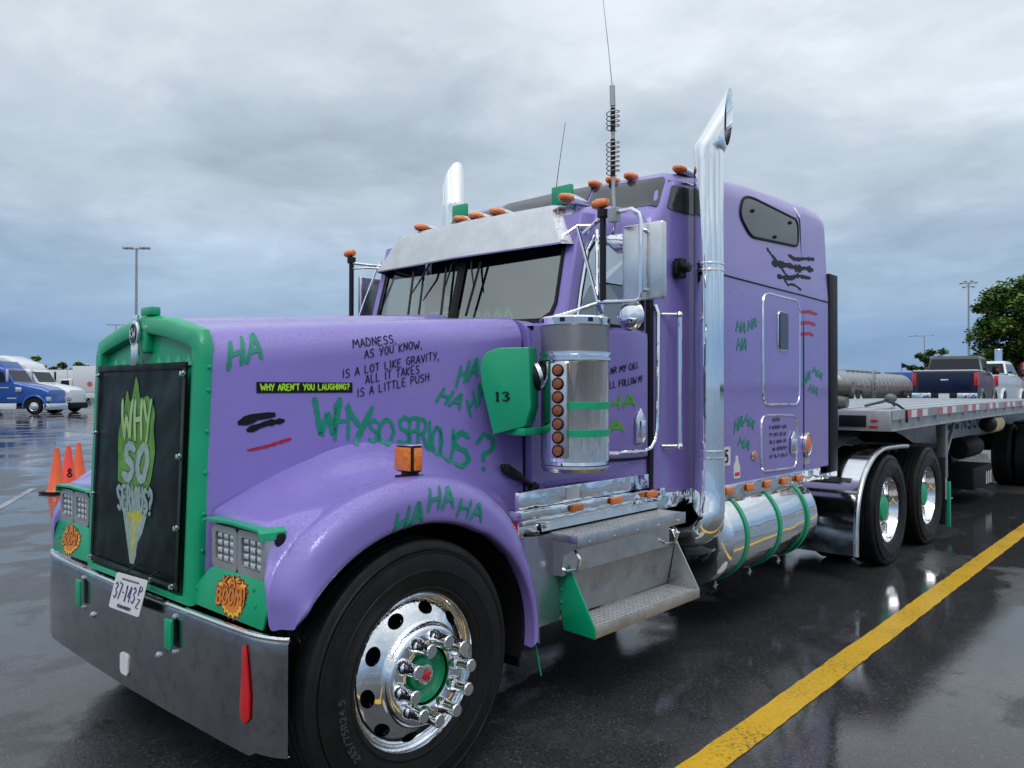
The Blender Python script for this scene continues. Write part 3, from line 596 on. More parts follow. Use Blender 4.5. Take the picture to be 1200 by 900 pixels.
# ---- front fender (both sides): lofted rows from the wheel opening lip in to the hood
XF = .695
def fender_rows():
    rows = []
    lipx, lipz, ex, ez = XF, .53, .625, .555
    lip = []
    for k in range(40):
        a = radians(150+ (-8-150)*k/39)
        lip.append((lipx+ex*cos(a)*(1.06 if a < radians(60) else 1.0), -1.165, lipz+ez*sin(a)))
    lip[0] = (.15, -1.14, .80)
    def row(pts): return [tuple(p) for p in spl(pts, 40)]
    inner = [(x, y+.05, z-.0) for x, y, z in lip]
    rows.append(inner); rows.append([(x, y+.008, z-.004) for x, y, z in lip]); rows.append([(x, y-.010, z+.006) for x, y, z in lip])
    rows.append([(x+(.012 if x > 1 else -.005), y-.016, z+.022) for x, y, z in lip])
    rows.append(row([(.145, -1.150, .80), (.165, -1.165, .90), (.26, -1.175, 1.055), (.45, -1.180, 1.155), (.72, -1.18, 1.190), (.98, -1.18, 1.140), (1.18, -1.178, 1.0), (1.30, -1.175, .80), (1.372, -1.172, .62), (1.395, -1.168, .455)]))
    rows.append(row([(.125, -1.10, .795), (.135, -1.125, .93), (.235, -1.148, 1.09), (.44, -1.15, 1.205), (.74, -1.15, 1.244), (1.02, -1.15, 1.185), (1.23, -1.15, 1.02), (1.35, -1.15, .80), (1.405, -1.15, .62), (1.42, -1.15, .455)]))
    rows.append(row([(.115, -1.045, .79), (.12, -1.055, .94), (.22, -1.075, 1.10), (.44, -1.09, 1.218), (.74, -1.10, 1.262), (1.04, -1.10, 1.198), (1.26, -1.10, 1.03), (1.38, -1.11, .80), (1.425, -1.12, .62), (1.435, -1.12, .455)]))
    rows.append(row([(.115, -1.02, .90), (.125, -1.015, .97), (.28, -1.015, 1.10), (.47, -1.02, 1.212), (.74, -1.02, 1.255), (1.06, -1.02, 1.188), (1.29, -1.03, 1.02), (1.40, -1.05, .80), (1.43, -1.06, .62), (1.43, -1.06, .455)]))
    # headlamp pod shoulder
    rows.append(row([(.135, -.985, .94), (.14, -.975, 1.06), (.175, -.962, 1.118), (.48, -.95, 1.195), (.76, -.95, 1.235), (1.08, -.95, 1.172), (1.32, -.95, 1.00), (1.42, -.97, .80), (1.44, -.98, .62), (1.44, -.98, .455)]))
    rows.append(row([(.145, -.93, .94), (.145, -.93, 1.08), (.17, -.92, 1.132), (.50, -.90, 1.195), (.78, -.90, 1.232), (1.10, -.90, 1.168), (1.36, -.90, 1.02), (1.45, -.9, .86), (1.46, -.9, .7), (1.46, -.9, .6)]))
    rows.append(row([(.15, -.80, .94), (.15, -.80, 1.10), (.18, -.79, 1.142), (.50, -.80, 1.222), (.80, -.83, 1.272), (1.12, -.86, 1.222), (1.40, -.87, 1.06), (1.50, -.87, .90), (1.52, -.87, .75), (1.52, -.87, .65)]))
    rows.append(row([(.15, -.66, .94), (.155, -.66, 1.10), (.19, -.66, 1.150), (.50, -.70, 1.268), (.80, -.755, 1.325), (1.14, -.80, 1.262), (1.42, -.835, 1.09), (1.56, -.86, .95), (1.58, -.86, .80), (1.58, -.86, .70)]))
    rows.append(row([(.16, -.56, .93), (.165, -.56, 1.10), (.20, -.555, 1.152), (.50, -.615, 1.295), (.80, -.665, 1.372), (1.16, -.73, 1.305), (1.45, -.785, 1.13), (1.60, -.81, 1.00), (1.62, -.81, .85), (1.62, -.81, .75)]))
    # smooth across
    out = []
    cols_ = list(zip(*rows))
    sm = [spl(c, 64) for c in cols_]
    return [[tuple(sm[j][i]) for j in range(40)] for i in range(64)]
fr_ = fender_rows()
# finer along the length too
fr2 = [[tuple(p) for p in spl(r_, 110)] for r_ in fr_]
mb = MB().grid(fr2); fender = mb.build('fender', PURPLE, T, smooth=60)
FBV = bvh_of(fender)
# black wheel well lining, added so the well is dark inside
mb = MB(); rows = []
for y in (-1.13, -.95, -.75, -.55, -.42): rows.append([(XF+.63*cos(radians(-12+160*k/24)), y, .53+.60*sin(radians(-12+160*k/24))) for k in range(25)])
mb.grid(rows); mb.add([(XF, -.42, .5)]+rows[-1], [(0, i+1, i+2) for i in range(24)]); mb.build('wheel_well_liner', BLACK, fender); mirror(fender, T)
# headlamp
hb = MB(); hb.box(.160, .215, -1.0, -.620, .925, 1.105); head = hb.build('headlight', TRIM, T, bevel=.02, seg=3)
fl = MB(); outer = rrect(-.958, -.575, .935, 1.098, .035); 
for (y0, y1) in ((-.990, -.803), (-.800, -.613)):
    sheet_with_hole(fl, rrect(y0, y1, .937, 1.096, .02, 3), rrect(y0+.026, y1-.026, .962, 1.071, .012, 3), lambda q: (.128+(.0 if True else 0), q[0], q[1]), 48)
    a = rrect(y0+.026, y1-.026, .962, 1.071, .012, 3); fl.grid([[(.128, p[0], p[1]) for p in a], [(.142, p[0]*.999, p[1]) for p in a]], closed=True)
a = rrect(-.992, -.611, .935, 1.098, .03); fl.grid([[(.128, p[0], p[1]) for p in rrect(-.990, -.613, .937, 1.096, .03)], [(.134, p[0], p[1]) for p in a], [(.19, p[0], p[1]) for p in a]], closed=True)
fl.build('headlight_bezel', GREY, head, smooth=40)
for (y0, y1) in ((-.965, -.828), (-.775, -.638)):
    ln = MB(); NY, NZ = 24, 24; rows = []; g0 = lambda i, j: (.139-.007*abs(sin(pi*i/6))**.6*abs(sin(pi*j/8))**.6 if 0 < i < NZ and 0 < j < NY else .139)
    for i in range(NZ+1): rows.append([(g0(i, j), y0+(y1-y0)*j/NY, .961+.111*i/NZ) for j in range(NY+1)])
    ln.grid(rows); ln.m = [0 if (k//NY) % 6 in (1, 2, 3, 4) and (k % NY) % 8 not in (0, 7) else 1 for k in range(NY*NZ)]; ln.build('headlight_reflector', [REFL, REFLD], head, smooth=25)
br = MB(); brp = [(-.995, 1.078), (-.992, 1.103), (-.978, 1.116), (-.79, 1.123), (-.59, 1.118), (-.575, 1.108)]
bt = [(-.985, 1.079), (-.982, 1.099), (-.972, 1.107), (-.79, 1.114), (-.595, 1.109), (-.582, 1.102)]
br.grid([[(.21, *p) for p in brp], [(.106, *p) for p in brp], [(.106, *p) for p in bt], [(.21, *p) for p in bt]]); br.v = [(v[0], v[1]-.002, v[2]) for v in br.v]; br.build('headlight_visor', GREEN, head, smooth=30); mirror(head, T)
# green valance below the lamp with burst sticker
va = MB(); VP = [(-.43, .782), (-.60, .925), (-.63, .938), (-1.0, .940), (-1.045, .925), (-1.015, .778)]
def VF(q, d=0.): return (.115+(q[1]-.78)*.16-d, q[0], q[1])
plate(va, VP, VF, .012); val = va.build('headlight_valance', GREEN, T, bevel=.003)
for y, z in ((-.53, .84), (-.955, .85), (-.93, .90)):
    mb = MB(); mb.lathe([(.009, 0), (.008, .004), (0, .006)], (0, 0, 0), 'X', 8); x = VF((y, z), .012)[0]; mb.v = [(x-v[0], y+v[1], z+v[2]) for v in mb.v]; mb.build('bolt', GREEN, val)
def burst(sc_, seed):
    rr = random.Random(seed); o = []
    for k in range(44):
        a = 2*pi*k/44; r_ = (1 if k % 2 else .86)*sc_*(1+.10*sin(3*a+1)+rr.uniform(-.05, .05)); o.append((-.79+.118*r_*cos(a), .857+.076*r_*sin(a)))
    return o
for k, (s_, m) in enumerate(((1., MAROON), (.90, YELLOWM), (.72, ORANGEM))):
    mb = MB(); plate(mb, burst(s_, 3), lambda q, d: VF(q, .0125+k*.0012+d), .001); st = mb.build('burst_sticker', m, val, smooth=0)
for (m, dw, ex) in ((INK, .007, .0045), (ORANGEM, 0., .0055)):
    R.seed(31); mb = MB(); vem = lambda q, x=0.: VF((-q[0], q[1]), .0125+ex+x*.2)
    strokes(mb, 'KA-', (.725, .878), (.850, .896), (.720, .915), .009+dw, vem, .05, .0); strokes(mb, 'BOOM!', (.695, .815), (.890, .842), (.690, .868), .012+dw, vem, .05, .0); mb.build('lettering', m, val)
val2 = mirror(val, T)
for (m, dw, ex) in ((INK, .007, .0045), (ORANGEM, 0., .0055)):
    R.seed(31); mb = MB(); vem = lambda q, x=0.: VF((-q[0], q[1]), .0125+ex+x*.2)
    strokes(mb, 'KA-', (-.855, .875), (-.735, .893), (-.860, .912), .009+dw, vem, .05, .0); strokes(mb, 'BOOM!', (-.885, .822), (-.705, .846), (-.890, .870), .012+dw, vem, .05, .0); mb.build('lettering', m, val2)
# side turn signal on the fender
sg = MB(); sg.box(.700, .758, -1.100, -.995, 1.275, 1.380); sig = sg.build('turn_signal', PLASTIC, T, bevel=.01, seg=2)
sg = MB(); sg.box(.692, .702, -1.094, -1.000, 1.281, 1.374); sg.build('turn_signal_lens', AMBER, sig, bevel=.006)
sg = MB(); sg.box(.708, .750, -1.108, -1.098, 1.283, 1.372); sg.build('turn_signal_lens', AMBER, sig, bevel=.005)
sg = MB(); sg.box(.702, .756, -1.098, -.997, 1.379, 1.386); sg.build('turn_signal_cap', CHROME, sig, bevel=.003)
sg = MB(); sg.cyl((.737, -1.045, 1.235), (.737, -1.045, 1.28), .035, 14); sg.box(.69, .78, -1.085, -1.005, 1.245, 1.262); sg.build('turn_signal_foot', TRIM, sig, bevel=.004); mirror(sig, T)

# ---- wheels
def tyre_prof(w_, ro, ri, side=-1):
    # (radius, y) from outer bead over the tread to the inner bead; outer side at y=0
    p = [(ri, .010), (ri+.008, -.004), (ri+.02, -.010), (ri+.03, -.0085), (ri+.032, -.012), (ri+.06, -.020), (ri+.085, -.024), (ri+.087, -.0265), (ri+.095, -.0265), (ri+.097, -.024), (ri+.13, -.022), (ri+.155, -.015), (ri+.157, -.018), (ri+.163, -.018), (ri+.165, -.013), (ro-.045, -.006), (ro-.040, -.009), (ro-.034, -.009), (ro-.03, -.004), (ro-.012, .002), (ro-.004, .010), (ro, .024)]
    tw = w_-.048
    for k in range(5):
        a = .024+tw*k/5; b = .024+tw*(k+1)/5
        p += [(ro, a+.002), (ro, b-.009)]
        if k < 4: p += [(ro-.013, b-.007), (ro-.013, b-.001), (ro, b+.001)]
    p += [(ro, w_-.024), (ro-.012, w_-.004), (ro-.06, w_+.01), (ri+.09, w_+.024), (ri+.03, w_+.01), (ri, w_-.01)]
    return p
def mirrorcopy_y(v): return [(a, -b, c) for a, b, c in v]
def make_tyre(parent, loc, w_=.27, ro=.508, ri=.300, treadcuts=False, name='tyre'):
    mb = MB(); prof = tyre_prof(w_, ro, ri); n = 96
    mb.lathe(prof, (0, 0, 0), 'Y', n)
    o = mb.build(name, RUBBER, parent, smooth=28); o.location = loc
    return o
def disc_with_holes(mb, nh, r0, r1, rc, hr, ht, yf, ph=0.):
    """annulus r0..r1 with nh oval hand holes centred on rc; yf(r) gives depth"""
    def P(r, a, dy=0): return (r*cos(a), yf(r)+dy, r*sin(a))
    for k in range(nh):
        a0 = 2*pi*k/nh+ph; da = pi/nh; out = []; inn = []
        N_ = 24
        loop = [(r0, -1), (r1, -1), (r1, 1), (r0, 1)]
        L4 = []
        for i in range(4):
            p, q = loop[i], loop[(i+1) % 4]
            for s_ in range(6): t = s_/6; L4.append((p[0]+(q[0]-p[0])*t, p[1]+(q[1]-p[1])*t))
        for (r, t) in L4:
            th = math.atan2((r-rc)/(r1-r0)*2, t); inn.append((rc+hr*sin(th), a0+ht/rc*cos(th))); out.append((r, a0+da*t))
        mb.grid([[P(*p) for p in out], [P(o_[0]*.5+i_[0]*.5, o_[1]*.5+i_[1]*.5) for o_, i_ in zip(out, inn)], [P(p[0], p[1]) for p in inn], [P(p[0], p[1], .006) for p in inn], [P(rc+(p[0]-rc)*.9, a0+(p[1]-a0)*.9, .02) for p in inn]], closed=True)
def steer_wheel(loc):
    # rim: y=0 is the outer flange plane, positive y goes inboard
    mb = MB()
    mb.lathe([(.296, .03), (.300, .006), (.308, -.006), (.311, .0), (.309, .010), (.300, .016), (.292, .02), (.286, .03), (.283, .028), (.279, .022)], n=72, axis='Y')
    yf = lambda r: .022-.062*max(0, min(1, (.279-r)/(.279-.182)))**.8
    disc_with_holes(mb, 10, .205, .279, .243, .023, .036, yf, .15)
    mb.lathe([(.205, yf(.205)), (.198, yf(.198)), (.190, -.046), (.186, -.060), (.180, -.066), (.165, -.068), (.118, -.068), (.110, -.064), (.108, -.03), (.10, .03)], n=72, axis='Y')
    mb.lathe([(.296, .03), (.27, .08), (.27, .2)], n=48, axis='Y')
    rim = mb.build('wheel', CHROME, T, smooth=38); rim.location = loc
    make_tyre(rim, (0, -.012, 0))
    mb = MB(); mb.lathe([(.285, .045), (.2, .05), (.1, .06)], n=40, axis='Y'); mb.lathe([(.22, .05), (.22, .2), (.05, .2)], n=32, axis='Y'); mb.build('brake_drum', BLACK, rim)
    mb = MB(); mb.lathe([(.104, -.050), (.098, -.03), (.085, -.018), (.065, -.014), (.060, -.030), (.055, -.034), (.040, -.036)], n=36, axis='Y'); mb.build('hub_seal', GREEN, rim)
    mb = MB(); mb.lathe([(.040, -.036), (.038, -.052), (.030, -.056), (.022, -.056), (0.001, -.056)], n=28, axis='Y'); hc = mb.build('hub_cap', GREY, rim)
    mb = MB(); mb.lathe([(.021, -.0562), (.020, -.064), (.014, -.068), (.0005, -.069)], n=20, axis='Y'); mb.build('hub_plug', RED, rim)
    nut = None
    for k in range(10):
        a = 2*pi*k/10+.15
        if nut is None:
            mb = MB(); mb.lathe([(.033, -.066), (.0325, -.078), (.028, -.094), (.0235, -.102), (.023, -.146), (.0255, -.148), (.0255, -.157), (.0225, -.161), (.0005, -.161)], n=20, axis='Y'); nut = mb.build('lug_nut_cover', CHROME, rim, smooth=30); o = nut
        else: o = nut.copy(); col.objects.link(o); o.parent = rim
        o.location = (.143*cos(a), 0, .143*sin(a))
    return rim
fwheel = steer_wheel((XF, -1.135, .512))
fwheel2 = link_copy(fwheel, T, (XF, 1.135, .512)); fwheel2.rotation_euler = (0, 0, pi)
# size marking moulded on the tyre wall
mb = MB()
def tem(q, ex=0.):      # q: (angle metres, radius offset)
    a = radians(215)-q[0]/.40; r_ = .372+q[1]; return (r_*cos(a), -.0385-.001, r_*sin(a))
strokes(mb, '285/75R24.5', (0, 0), (.26, 0), (0, .026), .004, tem, .02, .0); mb.build('lettering', mat('moulded_rubber', (.07, .07, .072), .4), [c for c in fwheel.children if c.name.startswith('tyre')][0])
def drive_wheel(x):
    mb = MB()
    mb.lathe([(.296, .03), (.300, .006), (.308, -.006), (.311, .0), (.309, .010), (.298, .016), (.288, .05), (.280, .06), (.278, .15), (.262, .165), (.25, .17), (.18, .15), (.12, .14), (.06, .14)], n=64, axis='Y')
    rim = mb.build('wheel', CHROME, T, smooth=38); rim.location = (x, -1.205, .508)
    make_tyre(rim, (0, -.005, 0), .26, .505); make_tyre(rim, (0, .325, 0), .26, .505)
    mb = MB(); mb.lathe([(.13, .14), (.128, .06), (.11, .035), (.06, .02), (.0005, .014)], n=32, axis='Y'); mb.build('hub_cap', GREEN, rim)
    nut = None
    for k in range(10):
        a = 2*pi*k/10
        if nut is None: mb = MB(); mb.lathe([(.022, .16), (.020, .12), (.0005, .118)], n=10, axis='Y'); nut = mb.build('lug_nut_cover', CHROME, rim); o = nut
        else: o = nut.copy(); col.objects.link(o); o.parent = rim
        o.location = (.168*cos(a), 0, .168*sin(a))
    return rim
for x in (6.36, 7.68):
    r1 = drive_wheel(x); r2 = link_copy(r1, T, (x, 1.205, .508)); r2.rotation_euler = (0, 0, pi)
# ---- cab
CY = -.975
def yS(x):
    t = min(1, max(0, (x-2.12)/.38)); return .86+.115*t*t*(3-2*t)
cab_out = [(2.0, 1.90), (2.60, 1.90), (2.60, 2.50), (2.20, 2.50), (2.145, 2.44), (2.035, 2.02)]
win = [(2.075, 1.965), (2.56, 1.945), (2.57, 2.36), (2.53, 2.43), (2.21, 2.43), (2.17, 2.37)]
def sidepanel(s, name, par):
    mb = MB(); F_ = lambda q: (q[0], s*yS(q[0]), q[1]); sheet_with_hole(mb, cab_out, win, F_, 96)
    mb.grid([[(p[0], s*yS(p[0]), p[1]) for p in win], [(p[0], s*(yS(p[0])-.05), p[1]) for p in win]], closed=True)
    mb.grid([[(1.70+.09*i, s*(yS(1.70+.09*i)-.001), z) for i in range(11)] for z in (1.10, 1.5, 1.905)])
    return mb.build(name, PURPLE, par, smooth=40)
cabo = sidepanel(-1, 'cab', T); sidepanel(1, 'cab_side', cabo)
rows = []
for x, z in ((2.13, 2.44), (2.15, 2.53), (2.20, 2.60), (2.27, 2.645), (2.36, 2.665), (2.48, 2.67), (2.62, 2.67)):
    yy = -yS(x); rr_ = min(.13, z-2.42)
    sec = [(yy, 2.42), (yy, z-rr_)]+[(yy+rr_-rr_*cos(radians(90*k/6)), z-rr_+rr_*sin(radians(90*k/6))) for k in range(1, 7)]+[(-.4, z+.010), (0, z+.015)]
    P = [(p.x, p.y) for p in lin([(a, b, 0) for a, b in sec], 30)]; P += [(-a, b) for a, b in P[::-1][1:]]; rows.append([(x, y, zz) for y, zz in P])
MB().grid(rows).build('cab_roof', PURPLE, cabo, smooth=50)
def FR(q): return (1.99+.26*(q[1]-2.0)-.03*(1-abs(q[0])/.9), q[0], q[1])
mb = MB(); mbp = MB()
op1 = [(.012, 1.99), (.70, 1.975), (.765, 2.01), (.785, 2.07), (.775, 2.46), (.74, 2.50), (.012, 2.53)]
for s in (-1, 1):
    sheet_with_hole(mb, [(0, 1.93), (s*.845, 1.90), (s*.835, 2.58), (0, 2.60)], [(s*p[0], p[1]) for p in op1], FR, 72)
ws = mb.build('windscreen_frame', PURPLE, cabo, smooth=30)
mb = MB()
for s in (-1, 1):
    a = [(s*p[0], p[1]) for p in op1]; c_ = (s*.40, 2.24); b_ = [(c_[0]+(p[0]-c_[0])*.95, c_[1]+(p[1]-c_[1])*.92) for p in a]
    up_ = lambda p, d: (FR(p)[0]-d, p[0], p[1])
    mb.grid([[up_(p, .002) for p in a], [up_(p, .008) for p in a], [up_(p, .008) for p in b_], [up_(p, .001) for p in b_]], closed=True)
mb.box(1.945, 1.965, -.012, .012, 1.95, 2.0); mb.add([(FR((0, z))[0]-.010, y, z) for z in (1.96, 2.56) for y in (-.016, .016)], [(0, 1, 3, 2)]); mb.build('windscreen_gasket', TRIM, ws, kind='stuff')
for s in (-1, 1):
    mb = MB(); a = [(s*.010, 1.98), (s*.80, 1.98), (s*.80, 2.50), (s*.010, 2.54)]
    mb.add([(FR(p)[0]+.006, p[0], p[1]) for p in a], [tuple(range(4))]); mb.build('windscreen_pane', GLASS, ws, smooth=0)
    mb = MB(); rows = []
    for z in (1.90, 2.0, 2.1, 2.2, 2.3, 2.4, 2.5, 2.58):
        fx = FR((.838, z))[0]; rows.append([(fx, s*.838, z), (fx+.012, s*.858, z), (fx+.035, s*(yS(fx+.035)+.002), z), (fx+.08, s*(yS(fx+.08)+.003), z)])
    mb.grid(rows); mb.build('cab_pillar', PURPLE, cabo, smooth=60)
mb = MB(); mb.grid([[(1.72, y, z) for y, z in ((-.857, 1.0), (-.857, 1.93), (.857, 1.93), (.857, 1.0))], [(1.99, y, z) for y, z in ((-.845, 1.0), (-.845, 1.94), (.845, 1.94), (.845, 1.0))]]); mb.build('cowl_deck', PURPLE, cabo)
for s in (-1, 1):
    mb = MB(); mb.add([(p[0], s*(yS(p[0])-.014), p[1]) for p in win], [tuple(range(len(win)))]); mb.build('door_glass', GLASS, cabo, smooth=0)
# interior
it = MB(); it.box(1.72, 2.0, -.82, .82, 1.2, 1.90); it.box(2.0, 2.20, -.83, .83, 1.72, 1.93); it.box(1.72, 2.62, -.83, .83, 1.12, 1.18); it.box(2.95, 3.0, -.95, .95, 1.2, 2.6)
it.build('cab_interior', INTER, T)
for y in (-.52, .52):
    s_ = MB(); s_.box(2.48, 2.95, y-.25, y+.25, 1.45, 1.62); s_.box(2.85, 3.0, y-.24, y+.24, 1.60, 2.20); s_.box(2.86, 2.95, y-.14, y+.14, 2.2, 2.38); s_.build('seat', INTER, T, bevel=.04, seg=3)
s_ = MB(); s_.tube([(2.33+.08*sin(2*pi*k/24), -.52+.21*cos(2*pi*k/24), 1.98+.20*sin(2*pi*k/24)) for k in range(24)], .014, 8, closed=True); s_.cyl((2.12, -.52, 1.85), (2.33, -.52, 1.98), .02, 8); s_.box(2.325, 2.345, -.71, -.33, 1.965, 1.995); s_.build('steering_wheel', PLASTIC, T)
# things seen through the glass: dashboard lettering, hanging ornament, papers
mb = MB(); dsh = lambda q, x=0.: (2.03+.10*q[1]-x, -q[0], 1.995+q[1])
for i in range(11): ribbon(mb, [(-.48+i*.085, .0+R.uniform(0, .02)), (-.46+i*.085, .085), (-.43+i*.085, .04), (-.42+i*.085, .01)], .02, lambda q: dsh(q))
mb.build('dashboard_banner', mat('green_banner_print', (.06, .62, .10), .6, emit=None), T)
mb = MB(); mb.tube([(2.10, .10, 2.50), (2.10, .10, 2.24)], .006, 6)
for k in range(7): mb.obox((2.10, .10+R.uniform(-.01, .01), 2.44-.03*k), (.004, 0, 0), (0, .012, .004), (0, -.004, .012))
mb.build('hanging_ornament', mat('pale_green_beads', (.4, .5, .35), .5), T)
mb = MB(); mb.box(2.06, 2.065, .36, .47, 2.0, 2.28); mb.box(2.06, 2.065, .02, .30, 1.98, 2.10); mb.box(2.06, 2.065, .06, .10, 2.12, 2.18); mb.box(2.06, 2.065, .12, .17, 2.13, 2.19); mb.build('paper_sheet', mat('pale_blue_paper', (.35, .5, .52), .6), T)
# window shade (chopped stainless top)
ch = MB(); cp = [(2.155, 2.33), (2.17, 2.385), (2.21, 2.435), (2.53, 2.435), (2.565, 2.37), (2.565, 2.19), (2.27, 2.205), (2.18, 2.18), (2.115, 2.08)]
ch.add([(p[0], -yS(p[0])-.004, p[1]) for p in cp], [tuple(range(len(cp)))]); ch.build('window_shade', STEEL, cabo, smooth=0)
mb = MB(); a = win; b_ = [(2.30+(p[0]-2.30)*.955, 2.2+(p[1]-2.2)*.93) for p in win]; Y_ = lambda p, d: (p[0], -yS(p[0])-d, p[1])
mb.grid([[Y_(p, .001) for p in a], [Y_(p, .010) for p in a], [Y_(p, .010) for p in b_], [Y_(p, -.01) for p in b_]], closed=True); mb.build('window_gasket', TRIM, cabo)
mb = MB(); mb.tube([Y_(p, .012) for p in ((2.06, 1.955), (2.10, 2.15), (2.155, 2.37), (2.20, 2.455), (2.54, 2.455))], .008, 8); mb.build('window_moulding', CHROME, cabo)
mb = MB(); mb.box(2.245, 2.267, -yS(2.25)-.012, -yS(2.25)+.01, 1.955, 2.21); mb.build('window_divider', CHROME, cabo)
mb = MB(); XD = [1.80+.788*i/14 for i in range(15)]; fr_ = lambda z, d: [(x, -yS(x)-d, z) for x in XD]
gp_ = MB(); gp_.tube([(x, -yS(x)-.002, 1.207) for x in XD]+[(2.594, CY-.002, 1.22), (2.594, CY-.002, 1.6), (2.594, CY-.002, 1.94), (2.594, CY-.002, 2.44)], .006, 6); gp_.build('door_shadow_gap', TRIM, cabo)  # dark tube laid in for the shadow gap round the door
mb.grid([fr_(1.215, .001), fr_(1.219, .011), fr_(1.23, .013), fr_(1.5, .013), fr_(1.90, .013), fr_(1.93, .011), fr_(1.935, .001)])
mb.grid([[(2.588, CY-.001, z) for z in (1.215, 1.935)], [(2.584, CY-.013, z) for z in (1.22, 1.93)]]); door = mb.build('door', PURPLE, cabo, smooth=40)
mb = MB(); mb.tube([(2.655, -1.00, 2.10), (2.655, -1.02, 2.05), (2.64, -1.02, 1.38), (2.615, -1.02, 1.31), (2.57, -1.02, 1.268), (2.50, -1.02, 1.255), (2.2, -1.0, 1.258), (1.95, -.94, 1.262)], .011, 8); mb.build('door_edge_trim', CHROME, cabo)
mb = MB(); plate(mb, [(2.455, 1.30), (2.545, 1.30), (2.545, 1.44), (2.50, 1.50), (2.455, 1.44)], lambda q, d: (q[0], CY-.013-d, q[1]), .014); mb.box(2.475, 2.525, CY-.045, CY-.02, 1.33, 1.43); mb.build('door_handle', CHROME, door, bevel=.004)
mb = MB(); rv = 0
def rivets(mb, pts, y, r=.005):
    for (x, z) in pts:
        n = len(mb.v); mb.lathe([(0, .004), (r*.7, .003), (r, 0)], (0, 0, 0), 'Y', 6); mb.v[n:] = [(x+v[0], y-v[1], z+v[2]) for v in mb.v[n:]]
rivets(mb, [(1.74+.06*i, 1.185) for i in range(15)]+[(1.74+.06*i, 1.125) for i in range(15)]+[(1.735, 1.25+.05*i) for i in range(13)], CY)
mb.v = [(v[0], v[1]+(.975-yS(v[0])), v[2]) for v in mb.v]
mb.build('rivet', PURPLE, cabo, kind='stuff', smooth=60)
# sheet metal below the door
bx('rocker_panel', (1.46, 2.66, -.99, -.96, 1.032, 1.115), CHROME2, T, bevel=.003)
bx('rocker_panel', (1.46, 2.66, .96, .99, 1.032, 1.115), CHROME2, T, bevel=.003)
rp = bx('light_rail', (1.43, 2.72, -1.03, -.95, .985, 1.030), CHROME2, T, bevel=.006)
bx('light_rail', (1.43, 2.72, .95, 1.03, .985, 1.030), CHROME2, T, bevel=.006)
bx('paper_label', (1.815, 1.925, -.9935, -.9905, 1.045, 1.105), WHITEP, rp, bevel=0)
def marker(parent, x, y, z, sx=.055, sz=.028, d=.022):
    o = bx('marker_light', (x-sx, x+sx, y-d, y, z-sz/1.2, z+sz/1.2), AMBER, parent, bevel=.008, seg=3); return o
for x in (1.84, 2.19, 2.55): marker(rp, x, -1.030, 1.008, .050, .024)
# rubber hood latch
mb = MB(); a, b_ = Vector((1.52, -.83, 1.225)), Vector((1.735, -.86, 1.10)); d = (b_-a).normalized(); nn = Vector((d.z, 0, -d.x))
mb.obox(a.lerp(b_, .25), d*.055, Vector((0, .02, 0)), nn*.022); mb.obox(a.lerp(b_, .62), d*.06, Vector((0, .014, 0)), nn*.014); mb.obox(a.lerp(b_, .93), d*.02, Vector((0, .02, 0)), nn*.024); mb.obox(a.lerp(b_, .02), d*.014, Vector((0, .014, 0)), nn*.012); mb.build('hood_latch', PLASTIC, T, bevel=.008)
mb = MB(); mb.tube([(1.50, -.90, 1.0), (1.54, -.92, .99), (1.56, -.92, .955), (1.62, -.93, .95)], .006, 6); mb.build('yellow_cable', mat('yellow_cable', (.5, .33, .05), .5), T)
mb = MB(); mb.cyl((1.40, -1.13, .50), (1.43, -1.15, .30), .0035, 6); mb.build('curb_feeler', GREEN, T)
mb = MB(); mb.box(1.44, 1.455, -1.0, -.45, .30, .75); mb.build('splash_guard', TRIM, T, bevel=.004)

# ---- visor over the windscreen
mb = MB(); rows = []
for t, x, z in ((0, 2.005, 2.400), (.06, 2.0, 2.408), (.5, 2.035, 2.51), (.88, 2.075, 2.618), (.96, 2.088, 2.640), (1., 2.115, 2.652), (1.02, 2.16, 2.655)):
    hwd = .80-.145*min(1, t); r_ = []
    ys = [-1+2*k/24 for k in range(25)]
    for u in ys:
        y = u*hwd; xx = x-.045*(1-abs(u))+.02
        r_.append((xx, y, z))
    # wrap round ends back to the cab
    endl = [(x+.02+.10, -hwd-.040, z+.004), (x+.02+.035, -hwd-.022, z+.001)]; endr = [(q[0], -q[1], q[2]) for q in endl[::-1]]
    back = [(x+.02+.20-.05*t, -hwd-.052, z+.012)]
    rows.append(back+endl+r_+endr+[(q[0], -q[1], q[2]) for q in back])
mb.grid(rows); vis = mb.build('sun_visor', STEEL, T, smooth=35)
mb = MB(); mb.grid([[(q[0]+.004, q[1]*.995, q[2]-.001) for q in rows[0]], [(q[0]+.28 if 0 else min(q[0]+.25, 2.2), q[1]*.98, q[2]+.10) for q in rows[0]]]); mb.build('visor_underside', BLACK, vis)
mb = MB()
for s in (-1, 1): mb.tube([(2.03, s*.80, 2.44), (2.10, s*.85, 2.50), (2.16, s*.93, 2.50)], .008, 6)
mb.build('visor_bracket', CHROME, vis, kind='stuff')
mb = MB()
for s in (-1, 1): mb.tube([(2.02, s*.80, 2.42), (1.97, s*.87, 2.2), (1.92, s*.94, 1.96)], .008, 6) if s > 0 else None
mb.build('visor_stay', CHROME, vis)
